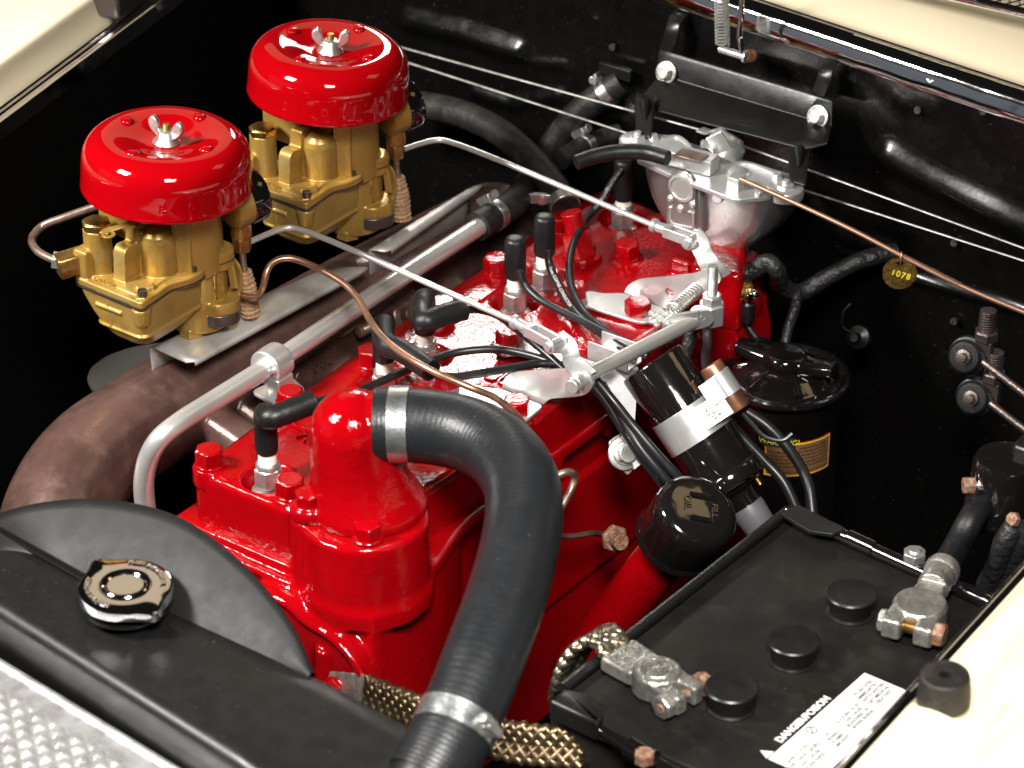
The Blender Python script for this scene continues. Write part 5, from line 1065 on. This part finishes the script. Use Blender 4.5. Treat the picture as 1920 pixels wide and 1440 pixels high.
# copper cable from motor across the bay with a brass tag
ccab = [W(1388, 335, y=53.5), W(1500, 385, y=53.5), W(1600, 432, y=53.5), W(1692, 480, y=53.6), W(1800, 535, y=54), W(1960, 602, y=55)]
m = MB(); P = smooth(ccab, 8); m.sweep(P, circ(.21, 12)); m.helix(W(1692, 480, y=53.6), W(1800, 534, y=54), .21, 50, .05, 5, 8); solo('control_cable', m, 'cable_brown', 'copper-coloured control cable running from the wiper motor to the right edge', 'cable', P[0])
tg = W(1687, 512, y=53.3); tgt = thing('brass_tag', 'round brass tag stamped 1078 hanging from the copper cable', 'tag', tg - Z * 1.5)
tn = (CAM - tg); tn.z = 0; tn = (tn.normalized() + Z * .12 + V((.12, 0, 0))).normalized(); tu = (RT - tn * RT.dot(tn)).normalized(); tvv = tn.cross(tu); r_ = 1.52
tu2 = (tu * math.cos(-.28) + tvv * math.sin(-.28)); tv2 = tn.cross(tu2)
hc = (tvv * 1.05).dot(tvv); ring_o = circ(r_, 40); q = ring_o[:11] + [(0 + .27 * math.cos(math.pi / 2 - 2 * math.pi * i / 14), .95 + .27 * math.sin(math.pi / 2 - 2 * math.pi * i / 14)) for i in range(15)] + ring_o[10:]
m = MB(); m.prism(q, tg - tn * .05, tu, tvv, .1); disc = part('disc', m, 'brass', tgt)
text('stamped_number', '1078', .78, flat(tg + tn * .06 - tvv * .15 + tu * .1, tu2, tv2), .06, 'print_yellow', disc, 1.2)
m = MB(); hk = tg + tvv * .95; m.sweep(smooth([hk - tn * .2 + tvv * .1, hk + tvv * .45 - tn * .25, W(1690, 479, y=53.5) + Z * .3, hk + tvv * .5 + tn * .25, hk + tn * .2 + tvv * .1, hk - tvv * .1], 5), circ(.1, 8)); part('hook', m, 'copper', tgt)
# taped wiring loom behind the engine
lm = wire('wiring_loom', 'black taped wiring loom sagging from the engine rear to the firewall', [W(1370, 525, z=0), W(1410, 508, z=1), W(1440, 492, z=2), W(1455, 505, z=1.5), W(1465, 535, y=58), W(1500, 548, y=60), W(1550, 520, y=62), W(1610, 490, y=64), W(1680, 470, y=67)], .85, 'tape', 'wiring loom')
wire('loom_branch', 'thin taped branch of wiring hanging below the loom behind the oil filter', [W(1495, 545, y=59.5), W(1490, 580, y=58), W(1478, 615, y=57), W(1470, 650, y=56)], .5, 'tape', 'wire')
# sender with terminal and small wire
sn = thing('oil_pressure_sender', 'brass sender with a bright terminal on the red rear cover', 'sender', W(1385, 545, z=0))
m = MB(); c = W(1372, 548, z=.5); d = (W(1405, 545, z=.5) - c).normalized(); m.lathe([(.9, 0), (1.0, .5), (1.0, 1.6), (.8, 1.9)], c, d, 20); part('body', m, 'brass', sn)
m = MB(); c2 = W(1404, 552, z=.6); m.sphere(c2 + d * .5, .5, 12); m.bolt(c2 - d * .2, d, .6, .5); m.cyl(c2, c2 - Z * 1.5, .35, n=12); part('terminal', m, 'chrome', sn)
m = MB(); m.tube([c2 - Z * 1.0, c2 - Z * 2.2, W(1402, 610, z=-3), W(1420, 635, z=-4), W(1440, 640, z=-5)], .42, 12, scale=lambda t: 1.5 if t < .35 else .8); part('wire', m, 'rubber', sn)
# bobbin terminals on the inner fender
for (px, py, lab) in ((1812, 668, 'upper of two black bolts with rubber grommets on the near inner panel'), (1826, 745, 'lower of two black bolts with rubber grommets on the near inner panel')):
    c = W(px, py, y=58); t = thing('grommet_link', lab, 'link', c, 'grommet links beside the steering')
    g = MB(); ax = V((.1, -.9, .35)).normalized()
    g.lathe([(1.0, -.9), (1.75, -.75), (1.9, -.4), (1.75, -.1), (1.3, 0), (1.45, .15), (1.6, .45), (1.35, .7), (.8, .75)], c, ax, 28); part('grommet', g, 'rubber', t)
    g = MB(); g.lathe([(.75, 0), (.7, .3), (.45, .35), (.4, .7), (0, .75)], c + ax * .7, ax, 18); g.cyl(c + ax * 1.1 - Z * .2, c + ax * 1.1 - Z * 1.3 + X * .5, .1, n=8); part('pin', g, 'dark_steel', t)
    g = MB(); q = c + V((1.2, 1.2, 2.6)); g.cyl(q - Z * 1.2, q + Z * 2.0, .75, n=18); g.helix(q, q + Z * 1.8, .75, 7, .08, 5, 12); g.bolt(q - Z * .9, Z, 1.15, .9); g.box(q - Z * 2 + V((.1, -.4, 0)), (1.6, .7, 2.2)); part('stud', g, 'dark_steel', t, bev=.04)
    g = MB(); g.cyl(c + X * 1.6, c + V((12, 1.5, -5.5)), .35, n=10); part('rod', g, 'dark_steel', t)
# starter solenoid / relay at the near fender with cables
sl = thing('starter_relay', 'black starter relay with copper terminal nut at the right edge', 'relay', W(1880, 930, z=-2))
c = W(1885, 870, z=2.5); m = MB(); m.lathe([(2.7, -5), (2.7, .2), (2.4, .7), (0, .75)], c, Z, 40); part('body', m, 'black_gloss', sl, sm=40)
m = MB(); m.box(c + V((3.5, 3, -.5)), (7, 5, 4.5)); part('mount', m, 'black_satin', sl, bev=.5)
c3 = W(1828, 910, z=1.2); ax = V((-.75, -.6, 0)).normalized(); m = MB(); m.cyl(c3 - ax * 3, c3 + ax * .3, .42, n=14); m.bolt(c3 - ax * .9, ax, .75, .5, washer=.85); part('terminal', m, 'zinc', sl, bev=.03)
m = MB(); m.bolt(c3 + ax * .0, ax, .75, 1.0); part('nut', m, 'rust_nut', sl, bev=.05)
m = MB(); m.tube([c3 - ax * .3, c3 - Z * 1.5, W(1835, 960, z=-2), W(1840, 985, z=-4)], .75, 14); part('boot', m, 'rubber', sl)
m = MB(); m.bolt(W(1903, 975, z=0), (-.3, -.8, .5), .65, .5); part('nut', m, 'rust_nut', sl, bev=.05)
for k, pts in enumerate(([(1905, 985, -.5), (1885, 1015, -2), (1870, 1060, -5), (1850, 1100, -8)], [(1930, 990, -.5), (1910, 1030, -3), (1890, 1075, -6), (1868, 1120, -9)])):
    wire('corrugated_loom', ['left corrugated black cable sleeve below the relay', 'right corrugated black cable sleeve below the relay'][k], WP(*pts), .95, 'tape', 'cable sleeve')
# dark bolt and clip bits on the firewall and panel
for px, py, y_ in ((1790, 602, 67.3), (1722, 206, 67.4), (1790, 455, 67.4), (1840, 205, 67.4)):
    pass
m = MB(); c = W(1612, 632, y=62); m.lathe([(1.2, 0), (1.1, .5), (.5, .8), (.4, 1.6)], c, (.1, -.9, .4), 24); m.tube([c + V((-.5, -.5, .5)), c + V((-1.4, -.8, 1.0)), c + V((-1.6, -.6, 2.4)), c + V((-1.2, 0, 3.2))], .12, 8)
solo('lamp_socket', m, 'black_satin', 'small dark metal socket on the firewall right of the oil filter', 'socket', c)
# hood spring and stay at the top
hsn = thing('hood_stay', 'chrome hood spring and stay rod hanging at the top of the cowl', 'hood stay', W(1395, 104, y=64))
m = MB(); m.helix(W(1352, -30, y=63.5), W(1355, 84, y=63.5), .62, 19, .11, 6, 12); part('spring', m, 'zinc', hsn)
m = MB(); m.sweep(smooth([W(1392, -40, y=63.5), W(1390, 30, y=63.5), W(1387, 70, y=63.5), W(1395, 105, y=63.5)], 6), rrect(.7, .35, .15, 3)); part('stay_rod', m, 'chrome', hsn)
m = MB(); m.cyl(W(1350, 92, y=63.5), W(1396, 106, y=63.5), .36, n=14); m.lathe([(.6, 0), (.6, .25)], W(1396, 106, y=63.5), X, 16); part('pin', m, 'zinc', hsn)
m = MB(); m.cyl(W(1400, 104, y=66), W(1407, 104, y=64.5), .55, n=16); m.slot_screw(W(1409, 104, y=64.6), (.2, -.9, .2), .6, .4); part('bolt', m, 'copper', hsn)
